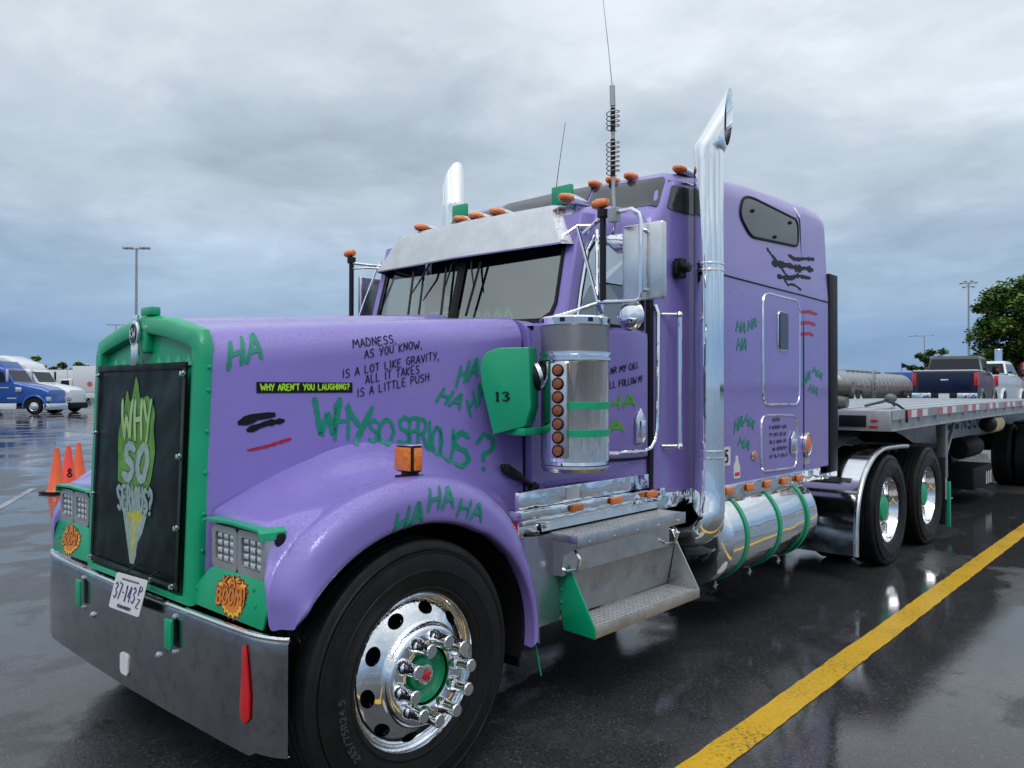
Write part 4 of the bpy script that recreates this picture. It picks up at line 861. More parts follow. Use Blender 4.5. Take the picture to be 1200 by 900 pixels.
# wipers
def wiper(y0, ye, z0=2.46, ze=2.03):
    X_ = lambda z, d=.03: 1.96+.26*(z-2)-d
    mb = MB(); mb.cyl((X_(z0)+.04, y0, z0), (X_(z0)-.01, y0, z0), .014, 8); mb.tube([(X_(z0), y0, z0), (X_(z0-.1, .045), y0*.7+ye*.3, z0-.12), (X_(ze+.2, .04), ye, ze+.18)], [.008, .007, .004], 6); o = mb.build('wiper_arm', PLASTIC, T)
    mb = MB(); P = [(X_(z, .025), ye+(z-ze-.18)*(.12 if ye > 0 else -.12)+.012, z) for z in (ze+.01, ze+.18, ze+.34)]; mb.tube(P, .008, 5); mb.build('wiper_blade', TRIM, o)
wiper(.26, .40); wiper(.05, .09); wiper(-.10, -.17); 
# ---- roof lights, horn covers, small aerial
def bullet(x, y, z, parent=T):
    mb = MB(); mb.lathe([(.026, -.010), (.037, .0), (.037, .05), (.030, .12), (.014, .21), (.002, .24)], (0, 0, 0), 'X', 20); mb.v = [(x+v[0], y+v[1], z+max(v[2]*.85, -.026)) for v in mb.v]
    o = mb.build('roof_light', CHROME, parent)
    mb = MB(); mb.lathe([(.0005, -.078), (.014, -.076), (.026, -.060), (.035, -.025), (.0375, .012)], (0, 0, 0), 'X', 16); mb.v = [(x+v[0], y+v[1]*1.04, z+v[2]*.80) for v in mb.v]; mb.build('amber_lens', AMBER, o, smooth=20); return o
for y in (.50, .13, -.01, -.19, -.72): bullet(2.18, y, 2.685)
for y in (.60, -.575, ): 
    s_ = MB(); s_.box(2.30, 2.33, y-.075 if y < 0 else .225, y+.075 if y < 0 else .355, 2.70, 2.81 if y < 0 else 2.835); s_.box(2.33, 2.45, (y-.02 if y < 0 else .25), (y+.02 if y < 0 else .28), 2.67, 2.74); s_.build('horn_cover', GREEN, T, bevel=.008)
mb = MB(); mb.tube([(2.36, -.475, 2.68), (2.36, -.475, 2.73)], .012, 8); mb.tube([(2.36, -.475, 2.72), (2.375, -.50, 2.95), (2.40, -.53, 3.22)], [.003, .0022, .0016], 6); mb.build('whip_aerial', PLASTIC, T)

# ---- sleeper
def sl_sec(x, n=72):
    if x < 3.20: y = 1.0+.02*max(0, (x-2.9)/.3)
    elif x < 3.26: y = 1.02+.07*(x-3.20)/.06
    else: y = 1.09
    if x < 2.66: top = 2.66
    else:
        ks = [(2.64, 2.655), (2.70, 2.69), (2.80, 2.84), (2.88, 2.955), (2.94, 2.965), (3.15, 2.995), (3.4, 3.03), (3.8, 3.075), (4.4, 3.10), (4.9, 3.095), (5.12, 3.085), (5.16, 3.06)]
        top = 3.0
        for (a, b), (c_, d) in zip(ks, ks[1:]):
            if a <= x <= c_: top = b+(d-b)*(x-a)/(c_-a)
        if x > 5.16: top = 3.06
    r = .10 if x < 3.2 else (.15 if x < 4.8 else .11)
    r = min(r, .30)
    tilt = .03 if x > 3.26 else .006
    zs0 = top-r*1.1
    sec = [(-y, .99), (-y, min(2.35, zs0-.05)), (-(y-tilt), zs0)]+[(-(y-tilt-r+r*cos(radians(90*k/8))), zs0+r*sin(radians(90*k/8))) for k in range(1, 9)]+[(-.5, top), (0, top+.012)]
    P = [(p.x, p.y) for p in lin([(a, b, 0) for a, b in sec], n)]
    return P+[(-a, b) for a, b in P[::-1][1:]]
sx = [2.64, 2.655, 2.68, 2.72, 2.78, 2.84, 2.90, 2.96, 3.02, 3.08, 3.14, 3.20, 3.23, 3.26, 3.32, 3.4, 3.6, 3.8, 4.0, 4.2, 4.4, 4.6, 4.8, 4.95, 5.05, 5.12, 5.16]
rows = [[(2.635, y*.93, z-.03) for y, z in sl_sec(2.64)], [(2.645, y*.975, z-.01) for y, z in sl_sec(2.655)]]+[[(x, y, z) for y, z in sl_sec(x)] for x in sx[2:]]+[[(5.175, y*.985, z-.02) for y, z in sl_sec(5.16)]]
mb = MB().grid(rows); mb.add(rows[-1], [tuple(range(len(rows[-1])))]); sleeper = mb.build('sleeper', PURPLE, T, smooth=45)
SBV = bvh_of(sleeper); sem = side_emit(SBV)
rows = []       # rubber boot between cab and sleeper
for x, k in ((2.60, 1.0), (2.605, 1.018), (2.63, 1.022), (2.655, 1.012), (2.66, .98)):
    rows.append([(x+max(0, (z-2.35))*.30, y*k*(.975/1.0), z*(1+.004*(k > 1))) for y, z in sl_sec(2.66)])
MB().grid(rows).build('cab_boot', TRIM, T, smooth=60)
# surface details dropped on the sleeper side
def sframe(pts, r, name, m, par, closed=True, n=6):
    P = [Vector(sem(p)) for p in pts]; return MB().tube(P, r, n, closed=closed).build(name, m, par)
def spatch(poly, name, m, par, off=.004, rings=4):
    em = side_emit(SBV, off=off); c = (sum(p[0] for p in poly)/len(poly), sum(p[1] for p in poly)/len(poly))
    rows = [[em((c[0]+(p[0]-c[0])*t, c[1]+(p[1]-c[1])*t)) for p in poly] for t in (1, .75, .5, .25, .001)]
    rows = [[(p[0], p[1]+off*1.2, p[2]) for p in rows[0]]]+rows
    return MB().grid(rows, closed=True).build(name, m, par, smooth=30)
def wround(pts, r=.05, k=5):      # round the corners of a polygon
    out = []; n = len(pts)
    for i in range(n):
        p, a, b = Vector(pts[i]), Vector(pts[i-1]), Vector(pts[(i+1) % n]); u = (a-p).normalized()*r; v = (b-p).normalized()*r
        for j in range(k+1): t = j/k; out.append(tuple((p+u)*(1-t)**2+2*p*t*(1-t)+(p+v)*t*t))
    return out
wp = wround([(3.60, 2.78), (3.68, 2.92), (3.82, 2.935), (4.60, 2.905), (4.585, 2.70), (3.76, 2.655)], .07)
sw = spatch(wp, 'sleeper_window', GLASSD, sleeper, .006); sframe(wp, .011, 'window_gasket', TRIM, sw)
for q in ((3.80, 2.84), (4.44, 2.86), (4.15, 2.71)):
    mb = MB(); e_ = sem(q); mb.lathe([(.013, 0), (.012, .012), (0, .015)], (0, 0, 0), 'Y', 10); mb.v = [(e_[0]+v[0], e_[1]-.005-v[1], e_[2]+v[2]) for v in mb.v]; mb.build('window_latch', PLASTIC, sw)
sframe([(3.27, 2.345), (4.0, 2.335), (4.6, 2.33), (5.15, 2.32)], .005, 'panel_seam', TRIM, sleeper, False)
sframe([(4.645, 1.0), (4.645, 2.0), (4.645, 2.9), (4.62, 2.97)], .004, 'panel_seam', TRIM, sleeper, False)
mb = MB(); mb.tube([Vector(sem((4.63, 2.93)))]+[(4.60, -1.04, 2.99), (4.585, -.98, 3.045), (4.58, -.9, 3.085)], .014, 8); mb.build('roof_joint_trim', CHROME, sleeper)
d1 = wround([(3.915, 1.50), (3.915, 2.29), (4.56, 2.28), (4.555, 1.495)], .10); dr = spatch(d1, 'sleeper_access_door', PURPLE, sleeper, .006); sframe(d1, .009, 'door_frame', CHROME, dr)
d2 = wround([(3.885, 1.035), (3.885, 1.425), (4.50, 1.415), (4.495, 1.02)], .09); d2o = spatch(d2, 'luggage_door', PURPLE, sleeper, .006); sframe(d2, .009, 'door_frame', CHROME, d2o)
v1 = wround([(4.17, 1.90), (4.17, 2.17), (4.315, 2.165), (4.315, 1.895)], .03); vo = spatch(v1, 'vent_window', GLASSD, dr, .02); sframe(v1, .011, 'vent_frame', CHROME, vo)
mb = MB(); hy = sem((4.42, 1.21))[1]-.008
plate(mb, [(4.365, 1.13), (4.465, 1.13), (4.465, 1.25), (4.415, 1.30), (4.365, 1.25)], lambda q, d: (q[0], hy-d, q[1]), .012); mb.box(4.39, 4.44, hy-.03, hy-.01, 1.15, 1.24); mb.build('luggage_door_handle', CHROME, d2o, bevel=.004)
mb = MB(); rivets(mb, [(x, 1.06+.085*i) for x in (3.40, 3.62, 3.84) for i in range(15)]+[(5.08, 1.06+.085*i) for i in range(22)], -1.090, .006)
rivets(mb, [(3.12, 1.05+.12*i) for i in range(12)], -1.012, .006); rivets(mb, [(4.68, 1.06+.085*i) for i in range(15)], -1.090, .005)
rivets(mb, [(3.35+.07*i, 1.015) for i in range(25)], -1.090, .005); mb.build('rivet', PURPLE, sleeper, kind='stuff', smooth=60)
# stickers and lamps on the sleeper
st = spatch(rrect(3.30, 3.42, 1.115, 1.235, .008), 'number_sticker', WHITEP, sleeper, .003)
st2 = spatch(wround([(3.47, 1.02), (3.47, 1.10), (3.495, 1.13), (3.50, 1.17), (3.53, 1.17), (3.535, 1.13), (3.56, 1.10), (3.56, 1.02)], .012), 'bottle_sticker', WHITEP, sleeper, .003); spatch(rrect(3.48, 3.55, 1.035, 1.060, .008), 'red_band', RED, st2, .004)
spatch(rrect(4.64, 4.76, 1.03, 1.085, .005), 'small_label', mat('grey_label', (.45, .42, .52), .4), sleeper, .003)
mb = MB(); e0 = sem((3.77, 1.155)); mb.lathe([(.035, 0), (.033, .008), (.025, .010), (.02, .006), (.0005, .006)], n=18, axis='Y'); mb.v = [(e0[0]+v[0], e0[1]-v[1], e0[2]+v[2]) for v in mb.v]; ro = mb.build('round_reflector', GREY, sleeper)
mb = MB(); mb.lathe([(.024, .0), (.022, .014), (.0005, .016)], n=16, axis='Y'); mb.v = [(e0[0]+v[0], e0[1]-v[1], e0[2]+v[2]) for v in mb.v]; mb.build('amber_lens', AMBER, ro)
mb = MB(); e0 = sem((4.69, 1.185)); mb.lathe([(1.12, 0), (1.10, .018), (1.0, .022), (.9, .016)], n=28, axis='Y'); mb.v = [(e0[0]+v[0]*.058, e0[1]-v[1], e0[2]+v[2]*.082) for v in mb.v]; ro = mb.build('oval_light', CHROME, sleeper)
mb = MB(); mb.lathe([(.93, .010), (.85, .022), (.4, .028), (.0005, .030)], n=28, axis='Y'); mb.v = [(e0[0]+v[0]*.058, e0[1]-v[1], e0[2]+v[2]*.082) for v in mb.v]; mb.build('amber_lens', AMBER, ro)
rl = bx('light_rail', (3.25, 4.95, -1.105, -1.02, .895, .99), CHROME2, T, bevel=.006); 
for x in (3.36, 3.66, 3.94, 4.23, 4.50): marker(rl, x, -1.105, .955-.03*(x-3.36)*.4, .052, .030)
bx('light_rail', (3.25, 4.95, 1.02, 1.105, .895, .99), CHROME2, T, bevel=.006)
bx('lower_skirt', (2.66, 3.24, -1.015, -.97, .90, .992), CHROME2, T, bevel=.004)
bx('sleeper_floor', (2.62, 5.15, -1.0, 1.0, .93, .985), BLACK, T, bevel=0)
mb = MB(); mb.box(5.176, 5.36, -1.10, -1.06, .93, 2.56); mb.box(5.176, 5.36, 1.06, 1.10, .93, 2.56); mb.build('rear_extender', TRIM, sleeper, bevel=.01)
bx('sleeper_rear_trim', (4.97, 5.36, -1.09, -1.0, .885, .93), CHROME2, T, bevel=.004)
# skylight windows at the sleeper front
def roofz(q, off):
    h = SBV.ray_cast(Vector((q[0], q[1], 4)), Vector((0, 0, -1))); p = h[0]; n = h[1] if h[1].z > 0 else -h[1]; return tuple(p+n*off)
for s in (-1,):
    mb = MB(); poly = wround([(2.725, s*.43), (2.725, s*.97), (2.865, s*.95), (2.87, s*.42)], .03); c_ = (2.81, s*.68)
    rows = [[roofz((c_[0]+(p[0]-c_[0])*t, c_[1]+(p[1]-c_[1])*t), .008 if t < 1.01 and k else .0) for p in poly] for k, t in enumerate((1, 1, .7, .4, .001))]
    mb.grid(rows, closed=True); sk = mb.build('front_skylight', GLASSD, sleeper); mirror(sk, sleeper)
mb = MB(); poly = wround([(2.735, -.40), (2.735, .40), (2.89, .40), (2.89, -.40)], .04); rows = [[roofz((2.81+(p[0]-2.81)*t, p[1]*t), .008 if k else 0) for p in poly] for k, t in enumerate((1, 1, .7, .4, .001))]; mb.grid(rows, closed=True); mb.build('front_skylight', GLASSD, sleeper)
spatch(wround([(2.79, 2.695), (2.86, 2.85), (3.17, 2.865), (3.17, 2.70)], .03), 'front_side_window', GLASSD, sleeper, .005)
sframe([(2.86, 2.875), (3.0, 2.885), (3.18, 2.89)], .008, 'window_moulding', CHROME, sleeper, False)
for (x, y, z) in ((2.90, -.40, 2.965), (2.90, -.54, 2.965), (2.90, -.68, 2.965), (3.02, -.96, 2.985)): bullet(x, y, z-.005)
mb = MB(); mb.box(2.86, 2.92, -1.055, -1.005, 2.28, 2.40); mb.cyl((2.88, -1.05, 2.34), (2.88, -1.10, 2.34), .03, 12); mb.box(2.83, 2.87, -1.04, -1.01, 2.30, 2.38); mb.build('stack_bracket', PLASTIC, T, bevel=.004)
mb = MB(); mb.tube([(2.80, -1.075, 2.05), (2.80, -1.075, 1.27)], .016, 10)
for z in (2.05, 1.27): mb.tube([(2.72, -1.0, z), (2.80, -1.075, z)], .011, 8); mb.lathe([(.0, -.022), (.016, -.016), (.022, 0), (.016, .016), (.0, .022)], (2.80, -1.075, z), 'Z', 12)
mb.build('grab_rail', CHROME, T)

# ---- exhaust stacks
def stack():
    c = (3.055, -1.132); r = .090
    mb = MB(); prof = [(c[0], c[1], z) for z in (.98, 1.5, 2.0, 2.5, 2.9, 3.0)]
    n = 32; rows = []
    for p in prof: rows.append([(p[0]+r*cos(2*pi*j/n), p[1]+r*sin(2*pi*j/n), p[2]) for j in range(n)])
    dirv = Vector((.35, -.365, .86)).normalized(); hh = Vector((.69, -.725, 0)); nn_ = Vector((.2, -.98, 0)).normalized(); cc_ = Vector((c[0], c[1], 0)); DD = .106
    mit = []
    for j in range(n): p = Vector((r*cos(2*pi*j/n), r*sin(2*pi*j/n), 0)); mit.append(cc_+p+Vector((0, 0, 3.075-.27*p.dot(hh))))
    rows.append([tuple(p+Vector((0, 0, -.02))) for p in mit]); rows.append([tuple(p+Vector((.003, 0, .004))) for p in mit])
    end = [p+dirv*((DD-(p-cc_).dot(nn_))/dirv.dot(nn_)) for p in mit]; rows.append([tuple(p.lerp(q, .1)) for p, q in zip(mit, end)]); rows.append([tuple(p.lerp(q, .5)) for p, q in zip(mit, end)]); rows.append([tuple(p) for p in end])
    last = end; m_ = sum(last, Vector())/n
    rows.append([tuple(m_+(p-m_)*.96) for p in last]); rows.append([tuple(m_+(p-m_)*.94-dirv*.12) for p in last])
    mb.grid(rows, closed=True); o = mb.build('exhaust_stack', STACKM, T, smooth=50)
    mb = MB(); mb.add([tuple(m_+(p-m_)*.92-dirv*.08) for p in last], [tuple(range(n))]); mb.build('stack_bore', BLACK, o)
    for z in (1.19, 1.23, 2.33, 2.37):
        mb = MB(); mb.lathe([(r+.001, z-.008), (r+.005, z-.005), (r+.005, z+.005), (r+.001, z+.008)], (c[0], c[1], 0), 'Z', 28); mb.build('stack_clamp', CHROME, o)
    mb = MB(); P_ = [(c[0], c[1], 1.20), (c[0], c[1], 1.0), (c[0]-.01, c[1], .90), (c[0]-.02, c[1], .86)]+[(c[0]-.02-.03*k/6, c[1]+.125-.125*cos(radians(15*k)), .86-.125*sin(radians(15*k))) for k in range(1, 7)]+[(c[0]-.06, c[1]+.55, .735)]; mb.tube(P_, [.0915, .095, .10, .103]+[.105]*6+[.105], 28); mb.build('stack_elbow', STACKM, o, smooth=60)
    return o
stk = stack(); mirror(stk, T)
mb = MB(); mb.cyl((2.80, -.95, .72), (3.0, -.95, .72), .045, 16); mb.build('pipe_stub', CHROME2, T)

# ---- air cleaner with screen, light bar and intake scoop
def air_cleaner():
    C = (1.712, -1.128); r = .166
    mb = MB(); mb.lathe([(.0005, 0), (r-.02, .0), (r-.004, .004), (r-.006, .02), (r, .022), (r, .49), (r+.004, .495), (r+.010, .50), (r+.010, .512), (r+.003, .516), (r+.003, .522), (r+.010, .526), (r+.010, .538), (r, .542)], n=56, axis='Z')
    o = mb.build('air_cleaner', CHROME2 if 0 else CHROME, T, smooth=40); o.location = (C[0], C[1], 1.243)
    mb = MB(); mb.lathe([(r-.002, .542), (r-.002, .672)], n=56, axis='Z'); mb.build('perforated_screen', SCREEN, o)
    mb = MB(); mb.lathe([(r-.004, .662), (r+.004, .668), (r+.006, .70), (r, .708), (r-.03, .712), (.0005, .722)], n=56, axis='Z'); mb.build('air_cleaner_lid', CHROME, o)
    mb = MB(); mb.lathe([(r-.001, .0), (r+.0, -.012), (r-.012, -.03), (.0005, -.032)], n=40, axis='Z'); mb.build('drip_tray', ALU, o)
    for z in (.155, .285):
        mb = MB(); rows = [[((r+dr)*cos(a), (r+dr)*sin(a), z+dz) for a in [radians(-175+ 190*k/32) for k in range(33)]] for dz, dr in ((-.017, .001), (-.016, .006), (.016, .006), (.017, .001))]; mb.grid(rows); mb.build('mounting_strap', GREEN, o)
    for z in (.60, .655):
        mb = MB()
        for k in range(8): a = 2*pi*k/8+.3; mb.obox(((r+.006)*cos(a), (r+.006)*sin(a), .688), (-.012*sin(a), .012*cos(a), 0), (.002*cos(a), .002*sin(a), 0), (0, 0, .010))
        if z == .60: mb.build('lid_slot', PLASTIC, o)
    # light bar on the forward face
    a = radians(180+13); d = Vector((cos(a), sin(a), 0)); tg = Vector((-sin(a), cos(a), 0)); mb = MB()
    mb.obox(tuple(d*(r+.010)+Vector((0, 0, .262))), tuple(d*.014), tuple(tg*.042), (0, 0, .222)); lb = mb.build('light_bar', ALU, o, bevel=.006)
    for k in range(7):
        mb = MB(); mb.lathe([(.030, 0), (.030, .006), (.024, .009)], n=18, axis='X'); c0 = d*(r+.024)+Vector((0, 0, .075+.0625*k)); ang = Matrix.Rotation(a, 3, 'Z')
        mb.v = [tuple(c0+ang@Vector(v)) for v in mb.v]; rg = mb.build('light_ring', TRIM, lb)
        mb = MB(); mb.lathe([(.024, .006), (.021, .012), (.0005, .014)], n=16, axis='X'); mb.v = [tuple(c0+ang@Vector(v)) for v in mb.v]; mb.build('light_lens', AMBERD, lb)
    return o
ac = air_cleaner()
c2 = link_copy(ac, T, (1.712, 1.128, 1.243))
# intake elbow and scoop
mb = MB(); mb.tube([(1.56, -.97, 1.66), (1.60, -1.0, 1.67), (1.66, -1.06, 1.68)], .070, 20); 
elb = mb.build('intake_elbow', TRIM, T)
mb = MB(); mb.tube([(1.575, -.99, 1.667), (1.59, -1.0, 1.672)], .074, 24); mb.build('hose_clamp', CHROME, elb)
sp_ = [(1.392, 1.388), (1.362, 1.62), (1.357, 1.712), (1.362, 1.755), (1.378, 1.785), (1.408, 1.803), (1.485, 1.805), (1.49, 1.52), (1.475, 1.428)]
mb = MB(); SB_ = (-1.035+.80)/.15; scy = lambda x: -.80+SB_*(x-1.34); plate(mb, sp_, lambda q, d: (q[0]+d*.9, scy(q[0])+d*.25, q[1]), .10); scoop = mb.build('intake_scoop', GREEN, T, bevel=.006, seg=3, smooth=50)
bx('scoop_bracket', (1.46, 1.60, -1.02, -.90, 1.385, 1.42), GREEN, T, bevel=.004)

# ---- mirrors
def mirror_set():
    mb = MB(); mb.box(2.03, 2.075, -1.425, -1.185, 2.055, 2.44); h = mb.build('mirror_head', STEEL, T, bevel=.012, seg=3)
    mb = MB(); mb.box(2.074, 2.078, -1.415, -1.195, 2.07, 2.425); mb.build('mirror_glass', STACKM, h)
    mb = MB(); mb.tube([(1.98, -1.20, 2.505), (1.98, -1.28, 2.505), (1.985, -1.315, 2.48), (1.99, -1.325, 2.44), (1.99, -1.325, 2.09), (1.99, -1.32, 2.055), (1.985, -1.29, 2.045), (1.98, -1.07, 2.055)], .012, 10)
    mb.tube([(1.99, -1.325, 2.40), (2.03, -1.325, 2.40)], .01, 8); mb.tube([(1.99, -1.325, 2.10), (2.03, -1.325, 2.10)], .01, 8)
    mb.tube([(1.80, -.90, 1.97), (1.86, -.99, 2.0), (1.98, -1.07, 2.05)], .011, 8); mb.tube([(2.15, -.975, 2.02), (1.98, -1.07, 2.05)], .009, 8)
    mb.tube([(2.10, -.98, 2.46), (1.98, -1.07, 2.06)], .009, 8); mb.tube([(2.05, -.93, 2.44), (1.99, -1.10, 2.50), (1.98, -1.20, 2.505)], .012, 8)
    mb.tube([(1.95, -.96, 2.46), (1.98, -1.07, 2.06)], .010, 8); mb.tube([(2.22, -.98, 2.40), (2.02, -1.16, 2.49)], .007, 8)
    mb.build('mirror_bracket', CHROME, h)
    mb = MB(); mb.cyl((1.985, -1.10, 2.06), (1.985, -1.10, 2.50), .017, 12); mb.cyl((1.985, -1.10, 2.49), (1.985, -1.10, 2.53), .03, 12); mb.build('mirror_post', PLASTIC, h)
    mb = MB(); mb.lathe([(.0005, .055), (.03, .052), (.055, .035), (.07, .01), (.078, -.006), (.074, -.012), (.04, -.02), (.0005, -.024)], n=32, axis='X'); mb.v = [(2.01+v[0], -1.257+v[1], 1.975+v[2]) for v in mb.v]; mb.build('round_mirror', STACKM, h, smooth=60)
    mb = MB(); mb.lathe([(.0005, -.05), (.02, -.045), (.026, -.02), (.028, .02), (.02, .045), (.0005, .05)], (0, 0, 0), 'Y', 16); mb.v = [(1.985+v[0], -1.085+v[1], 2.563+v[2]) for v in mb.v]; ml = mb.build('mirror_marker_light', AMBER, h)
    mb = MB(); mb.tube([(2.05, -1.22, 2.33), (2.10, -1.20, 2.36), (2.12, -1.12, 2.37), (2.12, -1.05, 2.40)], [.03, .05, .055, .03], 14); mb.build('horn_bell', CHROME, h)
    return h
mh = mirror_set()
mb = MB(); mb.box(2.04, 2.24, 1.005, 1.04, 2.07, 2.40); fm = mb.build('mirror_head', STEEL, T, bevel=.012, seg=3)
mb = MB(); mb.cyl((2.0, 1.055, 1.98), (2.0, 1.055, 2.50), .017, 12); mb.cyl((2.0, 1.055, 2.49), (2.0, 1.055, 2.53), .03, 12); mb.build('mirror_post', PLASTIC, fm)
mb = MB(); mb.lathe([(.0005, -.05), (.02, -.045), (.026, -.02), (.028, .02), (.02, .045), (.0005, .05)], (0, 0, 0), 'Y', 16); mb.v = [(2.0+v[0], 1.075+v[1], 2.560+v[2]) for v in mb.v]; mb.build('mirror_marker_light', AMBER, fm)
mb = MB(); mb.tube([(2.0, 1.05, 2.49), (2.06, .93, 2.47), (2.12, .84, 2.46)], .010, 8); mb.tube([(2.0, 1.05, 2.45), (2.06, .93, 2.45), (2.12, .84, 2.44)], .007, 8); mb.build('mirror_bracket', CHROME, fm); MB().tube([(2.0, 1.055, 2.0), (2.10, .88, 2.02)], .010, 8).build('mirror_bracket', CHROME, fm)
# CB aerial on the near mirror
mb = MB(); mb.box(1.955, 2.0, -1.20, -1.15, 2.455, 2.52); mb.tube([(1.98, -1.172, 2.52), (1.985, -1.165, 2.60), (1.985, -1.162, 3.14)], .010, 8); mb.tube([(1.985, -1.162, 3.05), (1.985, -1.158, 3.155)], .014, 8); mb.tube([(1.985, -1.158, 3.15), (1.985, -1.135, 3.35), (1.99, -1.09, 3.68)], [.003, .0022, .0016], 6)
aer = mb.build('aerial', ALUD, T)
for z0, k in ((2.70, 7), (2.93, 4)):
    P = [(1.985+.033*cos(2*pi*i/14), -1.162+.033*sin(2*pi*i/14), z0+.024*i/14) for i in range(14*k+1)]; MB().tube(P, .003, 5).build('aerial_coil', ALUD, aer)
mb = MB(); mb.cyl((1.985, -1.162, 2.69), (1.985, -1.162, 2.88), .013, 8); mb.cyl((1.985, -1.162, 2.92), (1.985, -1.162, 3.04), .013, 8); mb.build('aerial_sleeve', PLASTIC, aer)

# ---- battery box steps
sb = MB(); sb.box(1.50, 2.66, -1.03, -.62, .46, .885); sb.build('battery_box', ALUD, T, bevel=.03, seg=3)
mb = MB(); pr = [(-.60, .895)]; 
def corner(z0, z1, inset=0.):
    pts = [(1.455+inset, -.62)]+[(1.455+inset+.10-(.10)*cos(radians(90*k/8)), -1.035+inset+.10-.10*sin(radians(90*k/8))) for k in range(9)]+[(1.72, -1.035+inset)]
    return [[(x, y, z) for x, y in pts] for z in (z0, z0+.004, z1-.004, z1)]
mb.grid(corner(.47, .905)); mb.build('box_corner_panel', mat('satin_aluminium_panel', (.42, .42, .50), .26, .9, var=.06, rvar=.08, vscale=4), T, smooth=40)
mb = MB(); mb.box(1.45, 2.66, -1.02, -.62, .955, .985); mb.box(1.45, 1.60, -1.0, -.62, .90, .955); mb.build('box_lid', CHROME2, T, bevel=.006)
mb = MB(); mb.add([(1.60, -.998, .984), (2.66, -.998, .972), (2.66, -1.012, .915), (1.60, -1.012, .915)], [(0, 1, 2, 3)]); mb.build('lid_flange', ALU, T)
mb = MB(); mb.cyl((1.635, -1.0, .948), (1.635, -1.022, .946), .018, 16); mb.build('lid_lock', CHROME, T)
mb = MB(); plate(mb, rrect(1.46, 1.53, .915, .985, .004), lambda q, d: (1.448-d, -(q[0]-1.46)-.93, q[1]), .002); rs = mb.build('red_square_sticker', WHITEP, T, smooth=0)
mb = MB(); plate(mb, rrect(1.466, 1.524, .924, .979, .003), lambda q, d: (1.4455-d, -(q[0]-1.46)-.93, q[1]), .001); mb.build('sticker_face', RED, rs, smooth=0)
mb = MB(); fe_ = lambda q, x=0.: (1.4425-x, -q[0], q[1]); strokes(mb, 'P', (.940, .952), (.957, .952), (.940, .975), .005, fe_, .02, 0); strokes(mb, 'T', (.962, .930), (.98, .930), (.962, .955), .005, fe_, .02, 0); mb.build('lettering', WHITEP, rs)
# upper tread
st_ = MB(); us = [1.66+1.00*i/30 for i in range(31)]; vs_ = [-1.012-.175*j/6 for j in range(7)]
holed(st_, us, vs_, lambda p, d=0: (p[0]+(.02 if 0 else 0), p[1], .905-.03*0-d*1), .30, .008)
tr = st_.build('upper_step_tread', TREAD, T, smooth=30)
mb = MB(); mb.box(1.655, 2.67, -1.19, -1.178, .845, .908); mb.box(1.655, 1.665, -1.178, -1.0, .87, .905); mb.box(2.66, 2.67, -1.178, -1.0, .87, .905); ed = mb.build('upper_step_edge', ALU, tr, bevel=.003)
for i in range(5):
    mb = MB(); mb.lathe([(.007, 0), (.006, .004), (0, .006)], n=8, axis='Y'); x = 1.75+.21*i; mb.v = [(x+v[0], -1.190-v[1], .868+v[2]) for v in mb.v]; mb.build('bolt', ALU, ed)
mb = MB(); mb.add([(1.658, -1.185, .905), (1.658, -1.0, .905), (1.658, -1.0, .70), (1.658, -1.088, .70), (1.658, -1.10, .80), (1.658, -1.185, .85)], [(0, 1, 2, 3, 4, 5)]); mb.build('step_side', ALUD, T, smooth=0)
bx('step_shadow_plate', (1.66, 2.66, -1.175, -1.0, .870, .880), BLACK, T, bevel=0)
mb = MB(); mb.add([(1.66, -1.09, .868), (2.66, -1.09, .868), (2.66, -1.085, .70), (1.66, -1.085, .70)], [(0, 1, 2, 3)]); mb.build('step_riser_upper', ALU, T, smooth=0)
mb = MB(); mb.add([(1.726, -1.086, .702), (2.715, -1.086, .702), (2.715, -1.04, .475), (1.726, -1.04, .475)], [(0, 1, 2, 3)]); mb.build('step_riser_lower', ALUD, T, smooth=0)
for x in (1.70, 2.62):
    mb = MB(); mb.tube([(x, -1.09, .83), (x, -1.14, .825), (x, -1.165, .79), (x, -1.15, .735), (x, -1.09, .72)], .008, 8); mb.build('step_handle', CHROME, T)
# lower tread
lt = MB(); us = [1.735+.985*i/26 for i in range(27)]; vs_ = [-1.035-.195*j/7 for j in range(8)]
holed(lt, us, vs_, lambda p, d=0: (p[0], p[1], .463-d), .32, .010)
tr = lt.build('lower_step_tread', TREAD, T, smooth=30)
mb = MB(); mb.box(1.73, 2.725, -1.242, -1.230, .415, .466); mb.build('lower_step_edge', mat('worn_step_edge', (.55, .50, .43), .4, .8, var=.15, vscale=15, dirt=((.35, .3, .25), 12, .5, .6)), tr, bevel=.003)
bx('step_underframe', (1.74, 2.72, -1.225, -1.07, .425, .435), BLACK, T, bevel=0)
gp = [(-1.03, .80), (-1.065, .785), (-1.245, .465), (-1.245, .415), (-1.055, .425), (-1.02, .60)]
mb = MB(); plate(mb, gp, lambda q, d: (1.715+d, q[0], q[1]), .008); ep = mb.build('step_end_plate', GREEN, T, bevel=.002, label='green painted triangular step end plate')
for z in (.76, .72, .66, .62, .56):
    mb = MB(); mb.lathe([(.009, 0), (.008, .006), (0, .008)], n=8, axis='X'); mb.v = [(1.715-v[0], -1.043+v[1], z+v[2]) for v in mb.v]; mb.build('bolt', GREEN, ep)
mb = MB(); plate(mb, gp, lambda q, d: (2.722+d, q[0], q[1]), .008); mb.build('step_end_plate', ALU, T, bevel=.002, label='bare aluminium step end plate')
mb = MB(); plate(mb, rrect(-1.02, -.97, .60, .79, .01), lambda q, d: (1.452-d, q[0], q[1]), .008); g2 = mb.build('green_bracket', GREEN, T, bevel=.002)

